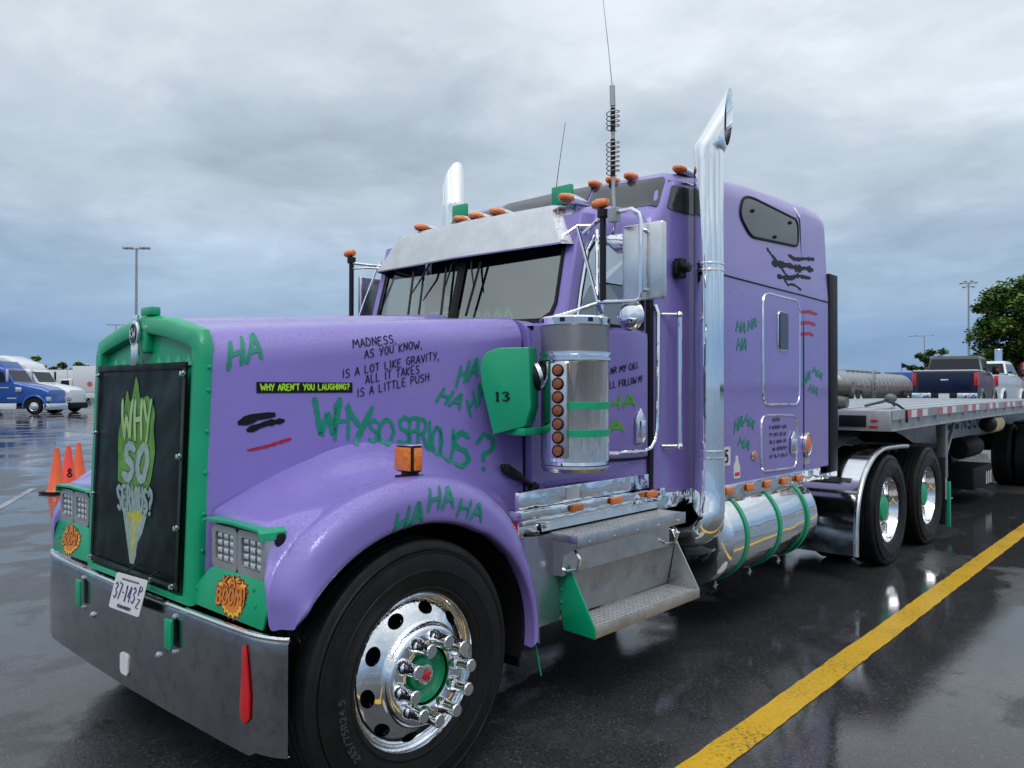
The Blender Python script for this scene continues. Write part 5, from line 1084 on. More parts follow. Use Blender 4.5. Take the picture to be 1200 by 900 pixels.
# ---- fuel tanks
def tank():
    Y, Z, r = -.905, .655, .305
    mb = MB(); mb.lathe([(.0005, 3.185), (r*.6, 3.19), (r-.03, 3.205), (r, 3.235), (r, 4.60), (r-.008, 4.63), (r-.04, 4.655), (r*.5, 4.67), (.0005, 4.672)], (0, Y, Z), 'X', 64)
    o = mb.build('fuel_tank', CHROME, T, smooth=40)
    for x in (3.42, 3.93, 4.42):
        mb = MB(); rows = [[(x+dx, Y+(r+dr)*cos(a), Z+(r+dr)*sin(a)) for a in [radians(80+200*k/40) for k in range(41)]] for dx, dr in ((-.022, .001), (-.02, .008), (.02, .008), (.022, .001))]; mb.grid(rows)
        ts = mb.build('tank_strap', GREEN, o) if 0 else None; mb.build('tank_strap', GREEN, o); mb = MB(); mb.cyl((x, Y-.08, Z-r-.055), (x, Y-.08, Z-r-.005), .006, 6); mb.cyl((x-.03, Y-.08, Z-r-.035), (x+.03, Y-.08, Z-r-.035), .005, 6); mb.build('strap_bolt', ALU, o)
    return o
tk = tank(); mirror(tk, T)

# ---- quarter fender over the front drive wheels, mudflaps
def qf(name, m, par, y0, y1, off=0., path=None):
    rows = [[(x, y, z) for x, z in path] for y in (y0, y1)]; return MB().grid(rows).build(name, m, par, smooth=50)
qp = [(5.405, .225), (5.41, .45), (5.44, .62), (5.50, .75), (5.60, .87), (5.74, .965), (5.90, 1.035), (6.10, 1.075), (6.30, 1.080)]
qps = [(p.x, p.y) for p in spl([(a, b, 0) for a, b in qp], 40)]
q1 = qf('quarter_fender', POLI, T, -1.215, -.50, path=qps)
mb = MB(); P = [(x, -1.225, z) for x, z in qps]; P.append((6.98, -1.225, 1.075)) if 0 else None; mb.tube(P+[(6.62, -1.225, 1.075), (6.85, -1.225, 1.065)], .022, 10); mb.build('fender_edge_roll', ALU, q1)
mirror(q1, T)
mb = MB(); mb.box(5.40, 5.43, -1.19, -.5, .83, .87); mb.build('fender_bracket', ALU, T)
mb = MB(); mb.lathe([(.48, -.04), (.50, 0), (.48, .04)], (6.9, 0, 1.12), 'Z', 28); mb.box(6.5, 7.4, -.42, .42, 1.0, 1.12); mb.build('fifth_wheel', BLACK, T, bevel=.01)
for s in (-1, 1):
    mb = MB(); mb.box(8.30, 8.315, s*.62 if s > 0 else -1.22, 1.22 if s > 0 else -.62, .12, .86); fl_ = mb.build('mud_flap', TRIM, T, bevel=.003)
    mb = MB(); mb.box(8.29, 8.325, s*1.255-.018, s*1.255+.018, .10, .60); mb.build('flap_weight', GREEN, fl_, bevel=.004)
mb = MB(); mb.add([(6.3, y, z) for y, z in ((-.6, 1.13), (.6, 1.13))]+[(8.2, .6, .95), (8.2, -.6, .95)], [(0, 1, 2, 3)])
# plain black arch seen above the tyres
mb = MB(); rows = []
for y in (-.98, -.45): rows.append([(5.45+2.6*k/20, y, .98+.25*sin(pi*(.06+.90*k/20))) for k in range(21)])
mb.grid(rows); mb.build('rear_black_arch', BLACK, T)

# ---- painted and vinyl lettering
fem = side_emit(FBV, off=.003); hem2 = side_emit(bvh_of(hood, fender), off=.0025); dem = lambda q, ex=0.: (q[0], -yS(q[0])-.0155-ex, q[1]); scem = lambda q, ex=0.: (q[0]-.003, scy(q[0])-.0035-ex, q[1]); sem2 = side_emit(SBV, off=.002)
EM = {'ho': (hem2, hood), 'fe': (fem, fender), 'do': (dem, door), 'sc': (scem, scoop), 'sl': (sem2, sleeper)}
MT = {'green': DECAL, 'lime': LIME, 'lime2': LIME2, 'black': INK}
WORDS = [
    ('ho', 'HA', (0.224, 1.678), (0.351, 1.728), (0.24, 1.789), 'green', 0.016),
    ('ho', 'MADNESS,', (0.75, 1.783), (0.962, 1.813), (0.75, 1.82), 'black', 0.0045),
    ('ho', 'AS YOU KNOW,', (0.803, 1.74), (1.09, 1.795), (0.803, 1.777), 'black', 0.0045),
    ('ho', 'IS A LOT LIKE GRAVITY,', (0.699, 1.652), (1.182, 1.746), (0.699, 1.689), 'black', 0.0045),
    ('ho', 'ALL IT TAKES', (0.807, 1.627), (1.077, 1.68), (0.807, 1.665), 'black', 0.0045),
    ('ho', 'IS A LITTLE PUSH', (0.767, 1.568), (1.127, 1.645), (0.767, 1.605), 'black', 0.0045),
    ('ho', 'HA', (1.272, 1.614), (1.394, 1.668), (1.301, 1.716), 'green', 0.014),
    ('ho', 'HA', (1.159, 1.546), (1.291, 1.508), (1.205, 1.613), 'green', 0.014),
    ('ho', 'HA', (1.355, 1.47), (1.45, 1.581), (1.33, 1.548), 'green', 0.014),
    ('fe', 'HA', (0.538, 1.049), (0.68, 1.095), (0.554, 1.142), 'green', 0.014),
    ('fe', 'HA', (0.706, 1.132), (0.842, 1.137), (0.723, 1.217), 'green', 0.013),
    ('fe', 'HA', (0.86, 1.097), (1.002, 1.059), (0.884, 1.167), 'green', 0.012),
    ('do', 'HHA', (2.17, 1.472), (2.459, 1.515), (2.17, 1.537), 'lime2', 0.018),
    ('do', 'HA', (2.154, 1.357), (2.381, 1.372), (2.154, 1.417), 'lime2', 0.018),
    ('do', "I'LL HEAR MY CALL", (2.185, 1.668), (2.49, 1.729), (2.185, 1.705), 'black', 0.005),
    ('do', 'YOU WILL FOLLOW MY', (2.185, 1.590), (2.53, 1.651), (2.185, 1.629), 'black', 0.005),
    ('sl', 'HA', (3.503, 1.992), (3.641, 1.988), (3.528, 2.061), 'green', 0.018),
    ('sl', 'HA', (3.68, 2.002), (3.812, 2.039), (3.693, 2.072), 'green', 0.018),
    ('sl', 'HA', (3.514, 1.863), (3.654, 1.874), (3.54, 1.943), 'green', 0.018),
    ('sl', 'HA', (4.619, 1.637), (4.772, 1.684), (4.653, 1.716), 'green', 0.018),
    ('sl', 'HA', (4.807, 1.745), (5.003, 1.687), (4.878, 1.786), 'green', 0.018),
    ('sl', 'HA', (4.737, 1.598), (4.912, 1.564), (4.789, 1.651), 'green', 0.018),
    ('sl', 'HA', (3.476, 1.318), (3.6, 1.358), (3.488, 1.401), 'green', 0.018),
    ('sl', 'HA', (3.613, 1.386), (3.756, 1.335), (3.665, 1.436), 'green', 0.018),
    ('sl', 'HA', (3.525, 1.237), (3.69, 1.199), (3.562, 1.291), 'green', 0.018),
    ('sl', '5', (3.335, 1.137), (3.385, 1.139), (3.335, 1.214), 'black', 0.014),
    ('sc', '13', (1.397, 1.549), (1.435, 1.549), (1.397, 1.593), 'black', 0.006),
]
BIG = [('W', (0.574, 1.407), (0.688, 1.403), (0.573, 1.565)), ('H', (0.657, 1.386), (0.728, 1.383), (0.657, 1.539)), ('Y', (0.716, 1.376), (0.841, 1.371), (0.715, 1.527)),
    ('S', (0.82, 1.376), (0.87, 1.374), (0.82, 1.473)), ('O', (0.866, 1.359), (0.946, 1.355), (0.865, 1.476)), ('S', (0.963, 1.358), (1.029, 1.356), (0.963, 1.482)),
    ('E', (1.02, 1.348), (1.073, 1.346), (1.02, 1.477)), ('R', (1.064, 1.331), (1.118, 1.328), (1.064, 1.472)), ('I', (1.118, 1.32), (1.141, 1.319), (1.118, 1.455)),
    ('O', (1.141, 1.299), (1.197, 1.296), (1.141, 1.434)), ('U', (1.183, 1.265), (1.263, 1.261), (1.182, 1.417)), ('S', (1.249, 1.241), (1.355, 1.235), (1.248, 1.407)), ('?', (1.385, 1.217), (1.501, 1.209), (1.385, 1.39))]
R.seed(5)
for pl_, txt, o_, e_, t_, m_, w_ in WORDS:
    mb = MB(); em_, par = EM[pl_]; 
    if txt == '5': em_ = side_emit(SBV, off=.0075)
    strokes(mb, txt, o_, e_, t_, w_, em_, .16 if m_ == 'green' else .08, .05 if m_ == 'black' and len(txt) > 3 else .02); mb.build('lettering', MT[m_], par, smooth=60)
for ch, o_, e_, t_ in BIG:
    mb = MB(); strokes(mb, ch, o_, e_, t_, .024 if e_[0]-o_[0] > .085 else .0165, hem2, .25, .02); mb.build('lettering', DECAL, hood, smooth=60)
spb = [(.332, 1.588), (.745, 1.590), (.745, 1.634), (.334, 1.632)]
mb = MB(); mb.grid([[hem2((spb[0][0]+(spb[1][0]-spb[0][0])*i/30, 1.588+.001*i/15)) for i in range(31)], [hem2((spb[0][0]+(spb[1][0]-spb[0][0])*i/30, 1.611)) for i in range(31)], [hem2((spb[0][0]+(spb[1][0]-spb[0][0])*i/30, 1.633)) for i in range(31)]]); bs = mb.build('black_strip', INK, hood)
mb = MB(); strokes(mb, "WHY AREN'T YOU LAUGHING?", (.348, 1.598), (.731, 1.602), (.347, 1.624), .0055, side_emit(HBV, off=.0035), .05, .04); mb.build('lettering', LIME, hood)
# plain brush marks where the photo has printed artwork (generic stand-ins)
mb = MB(); rr = random.Random(4)
for (x0, z0, x1, z1, w_) in ((.27, 1.47, .40, 1.50, .030), (.30, 1.44, .44, 1.475, .022)): ribbon(mb, [(x0, z0), ((x0+x1)/2, (z0+z1)/2+.008), (x1, z1)], w_, lambda q: hem2(q), .35)
mb.build('brush_mark', INK, hood)
mb = MB(); ribbon(mb, [(.30, 1.36), (.38, 1.375), (.47, 1.40)], .012, lambda q: hem2(q), .3); mb.build('brush_mark', mat('red_vinyl', (.42, .01, .03), .4), hood)
mb = MB()
for k, (x0, z0, x1, z1, w_) in enumerate(((4.02, 2.62, 4.40, 2.44, .022), (4.10, 2.50, 4.86, 2.56, .045), (4.18, 2.44, 4.80, 2.47, .030), (4.40, 2.60, 4.90, 2.63, .026), (4.30, 2.40, 4.60, 2.38, .014))):
    P = [(x0+(x1-x0)*i/5, z0+(z1-z0)*i/5+rr.uniform(-.018, .018)) for i in range(6)]; ribbon(mb, P, w_, lambda q, k=k: sem2(q, k*.0004), .55)
mb.build('brush_mark', INK, sleeper)
mb = MB()
for k in range(3): ribbon(mb, [(4.60, 2.20-.085*k), (4.76, 2.215-.085*k), (4.92-.04*k, 2.205-.085*k)], .026, lambda q: sem2(q), .3)
mb.build('brush_mark', bpy.data.materials['red_vinyl'], sleeper)
# small unreadable writing on the luggage door
mb = MB(); em3 = side_emit(SBV, off=.0085)
for r_ in range(6):
    z = 1.375-.052*r_; x = 4.0+(.06 if r_ in (0, 4) else .01)
    while x < (4.30 if r_ else 4.20):
        h = .028; ribbon(mb, [(x, z), (x+.006, z+h), (x+.014, z+rr.uniform(0, h)), (x+.02, z+rr.uniform(0, h*.6))], .006, lambda q: em3(q), .1); x += .026+(.02 if rr.random() < .2 else 0)
mb.build('lettering', INK, d2o)
# ================================================================== FLATBED TRAILER
F = empty('flatbed_trailer', 'long aluminium flatbed trailer with red and white reflective tape, coupled behind the purple tractor', 'trailer', (6.1, 0, 0))
X0, X1 = 0., 13.2
def camb(x): return .035*sin(pi*min(1, max(0, x/X1)))
def longbox(mb, x0, x1, y0, y1, z0, z1, n=24):
    rows = []
    for i in range(n+1): x = x0+(x1-x0)*i/n; c = camb(x); rows.append([(x, y0, z0+c), (x, y1, z0+c), (x, y1, z1+c), (x, y0, z1+c)])
    mb.grid(rows, closed=True); mb.add(rows[0], [(0, 1, 2, 3)]); mb.add(rows[-1], [(3, 2, 1, 0)])
for i in range(14):
    y0 = -1.20+i*.1714; mb = MB(); longbox(mb, .06, X1-.05, y0+.006, y0+.166, 1.385, 1.410+.006*(i % 2)); mb.build('plank', MILL if i % 3 else ALU, F, bevel=.004)
for s in (-1, 1):
    mb = MB(); y0, y1 = sorted((s*1.205, s*1.30)); longbox(mb, 0, X1, y0, y1, 1.335, 1.42); rail = mb.build('side_rail', MILL, F)
    mb = MB(); y0, y1 = sorted((s*1.25, s*1.285)); longbox(mb, 0, X1, y0, y1, 1.245, 1.335); mb.build('rail_web', ALUD, rail)
    mb = MB(); y0, y1 = sorted((s*1.24, s*1.305)); longbox(mb, 0, X1, y0, y1, 1.235, 1.247); mb.build('rail_flange', MILL, rail)
    k = 0
    x = .42
    while x < X1-.5:
        for m, x0, x1_ in ((RED, 0, .20), (WHITEP, .20, .38), (RED, .38, .58), (WHITEP, .58, .76)):
            mb = MB(); a, b_ = x+x0, x+x1_; y = s*1.3025; rows = [[(xx, y, 1.342+camb(xx)), (xx, y, 1.412+camb(xx))] for xx in (a, (a+b_)/2, b_)]; mb.grid(rows); mb.build('reflective_tape', m, rail, smooth=0)
        x += 1.15
    mb = MB()
    for i in range(22): mb.box(.3+i*.6, .34+i*.6, *sorted((s*1.285, s*1.31)), 1.30+camb(.3+i*.6), 1.345+camb(.3+i*.6))
    mb.build('stake_pocket', ALUD, rail)
mb = MB(); mb.box(-.03, .02, -1.30, 1.30, 1.235, 1.42); fp = mb.build('front_bulkhead', MILL, F, bevel=.006)
mb = MB(); mb.box(-.045, -.03, -1.10, -.86, 1.27, 1.375); mb.build('document_holder', PLASTIC, fp, bevel=.003)
mb = MB(); mb.box(-.04, -.03, -1.20, -1.14, 1.32, 1.34); mb.box(-.04, -.03, -1.20, -1.12, 1.265, 1.285); mb.build('clearance_lamp', RED, fp, bevel=.003)
mb = MB(); strokes(mb, 'MAC', (.62, 1.29), (.82, 1.29), (.62, 1.36), .012, lambda q, x=0.: (-.032-x, -q[0], q[1]), .05, 0); mb.build('lettering', GREY, fp)
for s in (-1, 1):
    mb = MB(); y0, y1 = sorted((s*.50, s*.53)); 
    prof = [(.3, 1.12), (2.4, 1.10), (3.1, .86), (9.6, .88), (11.0, .98), (12.9, 1.05), (12.9, 1.38), (.3, 1.38)]
    mb.prism(prof, 'Y', y0, y1); bmr = mb.build('main_beam', MILL, F)
    mb = MB(); y0, y1 = sorted((s*.44, s*.60)); mb.grid([[(x, y0, z), (x, y1, z)] for x, z in prof[:6]]); mb.grid([[(x, y0, z+.012), (x, y1, z+.012)] for x, z in prof[:6]]); mb.build('beam_flange', MILL, bmr)
mb = MB(); 
for i in range(20): mb.box(.4+i*.62, .44+i*.62, -1.25, 1.25, 1.30, 1.385)
mb.build('crossmember', ALUD, F)
mb = MB(); strokes(mb, 'NSON', (6.2, 1.0), (7.6, 1.0), (6.2, 1.20), .045, lambda q, x=0.: (q[0], -.533-x, q[1]), .05, 0); mb.box(5.2, 6.0, -.534, -.531, 1.02, 1.10); mb.build('lettering', INK, F)
for s in (-1, 1):
    g_ = MB(); g_.box(2.98, 3.08, s*1.0-.05, s*1.0+.05, .55, 1.24); lg = g_.build('landing_leg', ALUD, F, bevel=.006)
    g_ = MB(); g_.box(2.98, 3.06, s*1.0-.045, s*1.0+.045, .30, .56); g_.box(2.93, 3.13, s*1.0-.09, s*1.0+.09, .30, .32); g_.build('landing_foot', GREY, lg, bevel=.004)
    g_ = MB(); g_.tube([(3.05, s*.98, .62), (3.9, s*.75, 1.15)], .03, 8); g_.tube([(3.6, s*1.0, 1.2), (3.05, s*1.0, .7)], .022, 8); g_.build('landing_brace', ALUD, lg)
mb = MB(); mb.box(3.0, 3.06, -1.0, 1.0, .9, .96); mb.build('leg_cross_brace', ALUD, F)
mb = MB(); mb.box(4.9, 6.1, -.95, -.45, .22, .52); tb = mb.build('underside_box', BLACK, F, bevel=.02)
mb = MB()
for i in range(3): mb.box(5.70+i*.14, 5.75+i*.14, -.956, -.95, .24, .42)
mb.build('pale_stripe', WHITEP, tb)
mb = MB(); mb.lathe([(.0005, 4.3), (.08, 4.32), (.10, 4.36), (.10, 4.85), (.0005, 4.86)], (0, -1.22, 1.155), 'X', 18); wn_ = mb.build('strap_winch_roll', TRIM, F)
for i in range(5):
    mb = MB(); x = 4.45+.10*i; mb.tube([(x+.02*sin(a), -1.22+.105*cos(a), 1.155+.105*sin(a)) for a in [radians(60+200*k/14) for k in range(15)]], .010, 6); mb.build('strap_end', mat('cream_webbing', (.50, .44, .28), .7) if i == 0 else bpy.data.materials['cream_webbing'], wn_)
mb = MB(); mb.lathe([(.0005, 0), (.12, .02), (.15, .08), (.15, .9), (.12, .98), (.0005, 1.0)], (4.7, -.8, .80), 'X', 20); mb.build('air_reservoir', BLACK, F)
def trailer_wheel(x):
    mb = MB(); mb.lathe([(.296, .03), (.308, -.006), (.309, .010), (.288, .05), (.278, .15), (.25, .17), (.10, .14), (.08, .02), (.0005, .02)], n=40, axis='Y'); rim = mb.build('wheel', CHROME, F); rim.location = (x, -1.22, .515)
    make_tyre(rim, (0, -.005, 0), .26, .515); make_tyre(rim, (0, .325, 0), .26, .515); return rim
for x in (8.25, 9.8, 11.1):
    r1 = trailer_wheel(x); r2 = link_copy(r1, F, (x, 1.22, .53)); r2.rotation_euler = (0, 0, pi)
mb = MB()
for x in (9.8, 11.1): mb.cyl((x, -1.0, .53), (x, 1.0, .53), .07, 12); mb.box(x-.5, x+.5, -.6, .6, .62, .9)
mb.build('axle', BLACK, F)
# cargo on the deck
def roll(x, y, z, r, ln, name, label, tilt=0.):
    mb = MB(); rows = []
    for i in range(19):
        t = i/18; rr_ = r*(1-.25*abs(2*t-1)**6)*(1+.05*sin(t*14))
        rows.append([(-ln/2*0+ (rr_*1.0)*cos(a)*(1+.06*sin(5*a+t*9)), -ln/2+ln*t, rr_*.92*sin(a)*(1+.05*sin(3*a+t*7))) for a in [2*pi*k/22 for k in range(22)]])
    mb.grid(rows, closed=True); mb.add(rows[0], [tuple(range(22))]); mb.add(rows[-1], [tuple(range(22))[::-1]])
    o = mb.build(name, GREYRUB, smooth=60); o.location = (x, y, z+r*.9); tagt(o, label, 'tarp roll', 'rolled tarps on the flatbed'); 
    for t in (-.3, .3): 
        q = MB(); q.lathe([(r*.99, -.012), (r*1.06, -.010), (r*1.06, .010), (r*.99, .012)], (0, ln*t, 0), 'Y', 22); q.build('tie_band', TRIM, o)
    return o
roll(6.62, -.12, 1.415, .078, 1.25, 'tarp_roll', 'lower grey rolled tarp lying across the front of the flatbed deck')
roll(6.66, -.14, 1.555, .088, 1.30, 'tarp_roll', 'upper and fatter grey rolled tarp resting on the one below behind the sleeper')
cb = MB(); cb.tube([(7.6, -.9, 1.44), (6.9, -1.05, 1.50), (6.6, -1.22, 1.46), (6.55, -1.302, 1.41), (6.55, -1.308, 1.30)], .012, 6); bo = cb.build('chain_binder', TRIM); tagt(bo, 'dark chain with a load binder over the front corner of the flatbed rail', 'chain binder')
cb = MB(); cb.lathe([(.0, -.12), (.035, -.09), (.05, 0), (.04, .08), (.0, .12)], (0, 0, 0), 'X', 12); cb.v = [(7.05+v[0], -1.02+v[1], 1.52+v[2]) for v in cb.v]; cb.tube([(7.0, -1.0, 1.50), (7.3, -.7, 1.44)], .015, 6); cb.build('binder_body', GREYRUB, bo)

# ================================================================== CONES
CON = mat('fluorescent_orange_plastic', (.85, .11, .02), .35, coat=.3, var=.1, vscale=4); CON2 = mat('fresh_red_orange_plastic', (.95, .06, .03), .35, coat=.3, var=.05)
CN = ((3.0, 9.95), (3.30, 10.35), (3.66, 10.95))
def cone(x, y, m, label, num=False, rz=0.):
    t = empty('traffic_cone', label, 'cone', (x, y, 0), rz, 'orange traffic cones behind the truck')
    mb = MB(); mb.box(-.18, .18, -.18, .18, .004, .035); mb.build('cone_base', TRIM, t, bevel=.012)
    mb = MB(); mb.lathe([(.150, .035), (.135, .05), (.128, .06), (.033, .685), (.030, .70), (.024, .705), (.022, .70), (.02, .60)], n=36, axis='Z'); b = mb.build('cone_body', m, t)
    if num:
        def ce(q, ex=0.):
            z = q[1]; r_ = .128+(z-.06)*(.033-.128)/.625+.002+ex; a = q[0]/.09-rz+num; return (r_*cos(a), r_*sin(a), z)
        mb = MB(); strokes(mb, '8', (-.035, .20), (.035, .20), (-.035, .34), .022, ce, .05, 0); mb.build('lettering', INK, b)
    return t
cone(CN[0][0], CN[0][1], CON, 'orange traffic cone at the left end of the three, nearest and on a black base', rz=.3)
cone(CN[1][0], CN[1][1], CON2, 'redder traffic cone marked with a black 8 in the middle of the three', num=radians(262), rz=.1)
cone(CN[2][0], CN[2][1], CON, 'orange traffic cone at the right end of the three, closest to the green grille', rz=.5)
pb = MB(); pb.lathe([(.0005, -.012), (.02, -.008), (.026, 0), (.016, .011), (.0005, .014)], n=9, axis='Z'); pb.v = [(3.71+v[0]*1.2, -3.05+v[1], .012+v[2]) for v in pb.v]; tagt(pb.build('pebble', BLACK), 'small dark pebble lying on the wet asphalt right of the yellow line', 'pebble')

# ================================================================== BACKGROUND VEHICLES
BLUE = mat('blue_truck_paint', (.012, .085, .38), .3, .2, .8, .05); BG_W = mat('white_truck_paint', (.70, .72, .74), .3, 0, .6, .1); NAVYP = mat('navy_pickup_paint', (.006, .014, .048), .28, .0, .15, .1, spec=.3); REDP = mat('red_truck_paint', (.50, .012, .02), .3, 0, .6, .1); GREYP = mat('grey_flare_paint', (.04, .052, .052), .35, .0, .2, .1)
def rsec(hw_, z0, z1, r, n=5):
    pts = []
    for cy, cz, a in ((hw_-r, z0+r*.4, -90), (hw_-r, z1-r, 0), (-hw_+r, z1-r, 90), (-hw_+r, z0+r*.4, 180)):
        rz_ = r*.4 if cz < (z0+z1)/2 else r
        for i in range(n+1): t = radians(a+90*i/n); pts.append((cy+r*cos(t), cz+rz_*sin(t)))
    return pts
def loft(name, st, m, parent, n=5, smooth=40):
    mb = MB(); rows = [[(x, y, z) for y, z in rsec(h, a, b, r, n)] for x, h, a, b, r in st]; mb.grid(rows, closed=True); k = len(rows[0])
    mb.add(rows[0], [tuple(range(k))]); mb.add(rows[-1], [tuple(range(k))[::-1]]); return mb.build(name, m, parent, smooth=smooth)
def wheel_simple(parent, x, y, r=.52, w=.26, side=-1, m=CHROME, flipm=1):
    mb = MB(); s = side
    mb.lathe([(r*.57, 0), (r*.60, s*.012), (r*.8, s*.02), (r*.95, s*.01), (r, -s*.03), (r, -s*(w-.03)), (r*.9, -s*w), (r*.5, -s*w)], (0, 0, 0), 'Y', 36); t = mb.build('wheel', RUBBER, parent); t.location = (x, y, r)
    mb = MB(); mb.lathe([(r*.58, -s*.01), (r*.56, s*.008), (r*.52, -s*.02), (r*.46, -s*.015), (r*.36, s*.01), (r*.30, s*.02), (r*.16, s*.02), (r*.15, s*.06), (.0005, s*.07)], (0, 0, 0), 'Y', 28); rm = mb.build('rim', m, t)
    mb = MB()
    for k in range(10):
        a = 2*pi*k/10; mb.lathe([(.022, 0), (.0005, .001)], (.41*r*cos(a), s*.012, .41*r*sin(a)), 'Y', 8)
    mb.build('rim_hole', BLACK, rm); return t
def bg_semi(loc, rz, paint, high, label):
    t = empty('parked_semi_truck', label, 'truck', loc, rz, 'semi trucks parked across the lot')
    st = [(-.05, .95, .62, 1.35, .2), (-.12, 1.02, .60, 1.60, .25), (-.5, 1.06, .62, 1.80, .25), (-1.7, 1.10, .70, 2.02, .2), (-2.25, 1.12, .70, 2.12, .15), (-2.30, 1.12, .70, 2.14, .12)]
    body = loft('hood', st, paint, t)
    top = 3.15
    cab = loft('cab', [(-2.28, 1.12, .75, 2.10, .12), (-2.85, 1.14, .75, 2.98, .18), (-3.1, 1.16, .75, top, .2), (-3.9, 1.2, .75, top+.02, .2)], paint, t)
    hi = 4.05 if high else 3.75
    sl_ = loft('sleeper', [(-2.95, 1.0, 2.95, 3.06, .05), (-3.3, 1.12, 2.2, top+.35, .2), (-3.9, 1.2, .8, hi-.35, .25), (-4.8, 1.23, .8, hi, .25), (-5.9, 1.23, .8, hi, .2)], paint, t)
    for s in (-1, 1):
        mb = MB(); plate(mb, wround([(-2.75, 2.12), (-2.98, 2.78), (-3.75, 2.82), (-3.75, 2.08)], .06), lambda q, d: (q[0], s*(1.165+d), q[1]), .02); mb.build('side_window', DARKG, cab)
        mb = MB(); mb.box(-2.62, -2.56, *sorted((s*1.22, s*1.42)), 2.15, 2.95); mb.build('side_mirror', BG_W if paint is BLUE else PLASTIC, cab, bevel=.02)
        mb = MB(); mb.box(-3.95, -2.1, *sorted((s*1.08, s*1.20)), .32, .72); mb.build('step_fairing', BG_W, t, bevel=.02)
        mb = MB(); mb.box(-5.9, -2.1, *sorted((s*1.12, s*1.135)), 1.02, 1.10); mb.build('chrome_strip', CHROME, t)
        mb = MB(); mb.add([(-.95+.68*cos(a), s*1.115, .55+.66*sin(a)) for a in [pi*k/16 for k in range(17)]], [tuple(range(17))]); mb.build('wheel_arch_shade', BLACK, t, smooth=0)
        mb = MB(); P = [(-.95+.72*cos(a), s*1.13, .50+.72*sin(a)) for a in [radians(-5+190*k/24) for k in range(25)]]; mb.tube(P, .075, 8); mb.build('fender_flare', paint, t)
    mb = MB(); mb.add([(-2.36, -.98, 2.17), (-2.36, .98, 2.17), (-2.83, .95, 2.90), (-2.83, -.95, 2.90)], [(0, 1, 2, 3)]); mb.v = [(v[0]+.045, v[1], v[2]) for v in mb.v]; mb.build('windscreen', DARKG, cab)
    bx('bumper', (-.42, .02, -1.15, 1.15, .28, .72), BLACK if high else CHROME2, t, bevel=.08)
    bx('headlamp', (-.25, -.02, -1.07, -.80, .85, 1.15), LENS, t, bevel=.03); bx('headlamp', (-.25, -.02, .80, 1.07, .85, 1.15), LENS, t, bevel=.03)
    bx('chassis', (-7.6, -.5, -.45, .45, .55, .95), BLACK, t); bx('air_cleaner', (-2.15, -1.75, -1.20, -1.08, 1.45, 1.78), CHROME2, t, bevel=.03)
    bx('air_cleaner', (-2.15, -1.75, 1.08, 1.20, 1.45, 1.78), CHROME2, t, bevel=.03)
    for s in (-1, 1):
        wheel_simple(t, -.95, s*1.18, side=s); wheel_simple(t, -6.9, s*1.22, side=s, w=.6)
    if paint is BLUE:
        mb = MB(); strokes(mb, 'K', (-3.45, 1.62), (-3.15, 1.62), (-3.45, 1.92), .05, lambda q, x=0.: (-q[0]-6.4, 1.215+x, q[1]), .1, 0)
        mb2 = MB(); em_ = lambda q, x=0.: (q[0], -1.215-x, q[1]); strokes(mb2, 'K', (-3.55, 1.60), (-3.30, 1.60), (-3.55, 1.90), .05, em_, .1, 0)
        for i in range(9): ribbon(mb2, [(-3.22+.075*i, 1.72), (-3.20+.075*i, 1.80), (-3.18+.075*i, 1.72)], .022, em_)
        mb2.build('lettering', WHITEP, cab); mb.build('lettering', WHITEP, cab)
    return t
HD = radians(-47)
def placed(wx, wy, rz, fx):       # front reference so that the front wheel stands at (wx, wy)
    return (wx-fx*cos(rz), wy-fx*sin(rz), 0)
bg_semi(placed(15.78+.85, 53.84+.8, HD, -.95), HD, BLUE, False, 'blue semi truck with white door logo parked at the left edge, nose to the right')
bg_semi(placed(17.6+1.6, 56.5+1.9, HD-.05, -.95), HD-.05, BG_W, True, 'white semi truck with black bumper parked beyond the blue one')
def box_truck(loc, rz, label, L_=8.5, top=4.7, sc_=1.):
    t = empty('box_truck', label, 'truck', loc, rz)
    s_ = loft('cab', [(0, 1.05, .7, 1.9, .2), (-.9, 1.15, .7, 2.2, .2), (-1.4, 1.18, .7, 3.0, .2), (-2.9, 1.2, .7, 3.1, .2)], BG_W, t)
    bx('cargo_box', (-3.0-L_, -3.0, -1.3, 1.3, 1.35, top), WHITE, t, bevel=.04); bx('chassis', (-2.8-L_, -.4, -.5, .5, .6, 1.1), BLACK, t); bx('side_skirt', (-6.2, -3.1, -1.2, 1.2, .55, 1.3), BG_W, t)
    for s in (-1, 1):
        mb = MB(); plate(mb, [(-1.3, 2.0), (-1.5, 2.85), (-2.5, 2.85), (-2.5, 2.0)], lambda q, d: (q[0], s*(1.185+d), q[1]), .02); mb.build('side_window', DARKG, s_)
        wheel_simple(t, -1.0, s*1.2, side=s); wheel_simple(t, -2.0-L_*.72, s*1.2, side=s, w=.5)
    mb = MB(); mb.add([(-.98+.03, -.95, 2.25), (-.98+.03, .95, 2.25), (-1.35, .95, 2.92), (-1.35, -.95, 2.92)], [(0, 1, 2, 3)]); mb.build('windscreen', DARKG, s_)
    bx('bumper', (-.3, .08, -1.2, 1.2, .4, .8), BLACK, t, bevel=.05)
    return t
bt_ = box_truck((34.8, 109.5, 0), HD+pi-.0, 'white box truck with round red emblem and black oval, far across the lot', 9.5)
mb = MB(); mb.add([(-5.2+.35*cos(a), 1.31, 2.35+.35*sin(a)) for a in [2*pi*k/20 for k in range(20)]], [tuple(range(20))]); mb.build('round_emblem', mat('faded_red', (.6, .12, .08), .5), bt_, smooth=0)
mb = MB(); mb.add([(-8.6+1.5*cos(a), 1.31, 2.9+1.05*sin(a)) for a in [2*pi*k/28 for k in range(28)]], [tuple(range(28))]); mb.build('oval_emblem', INK, bt_, smooth=0)
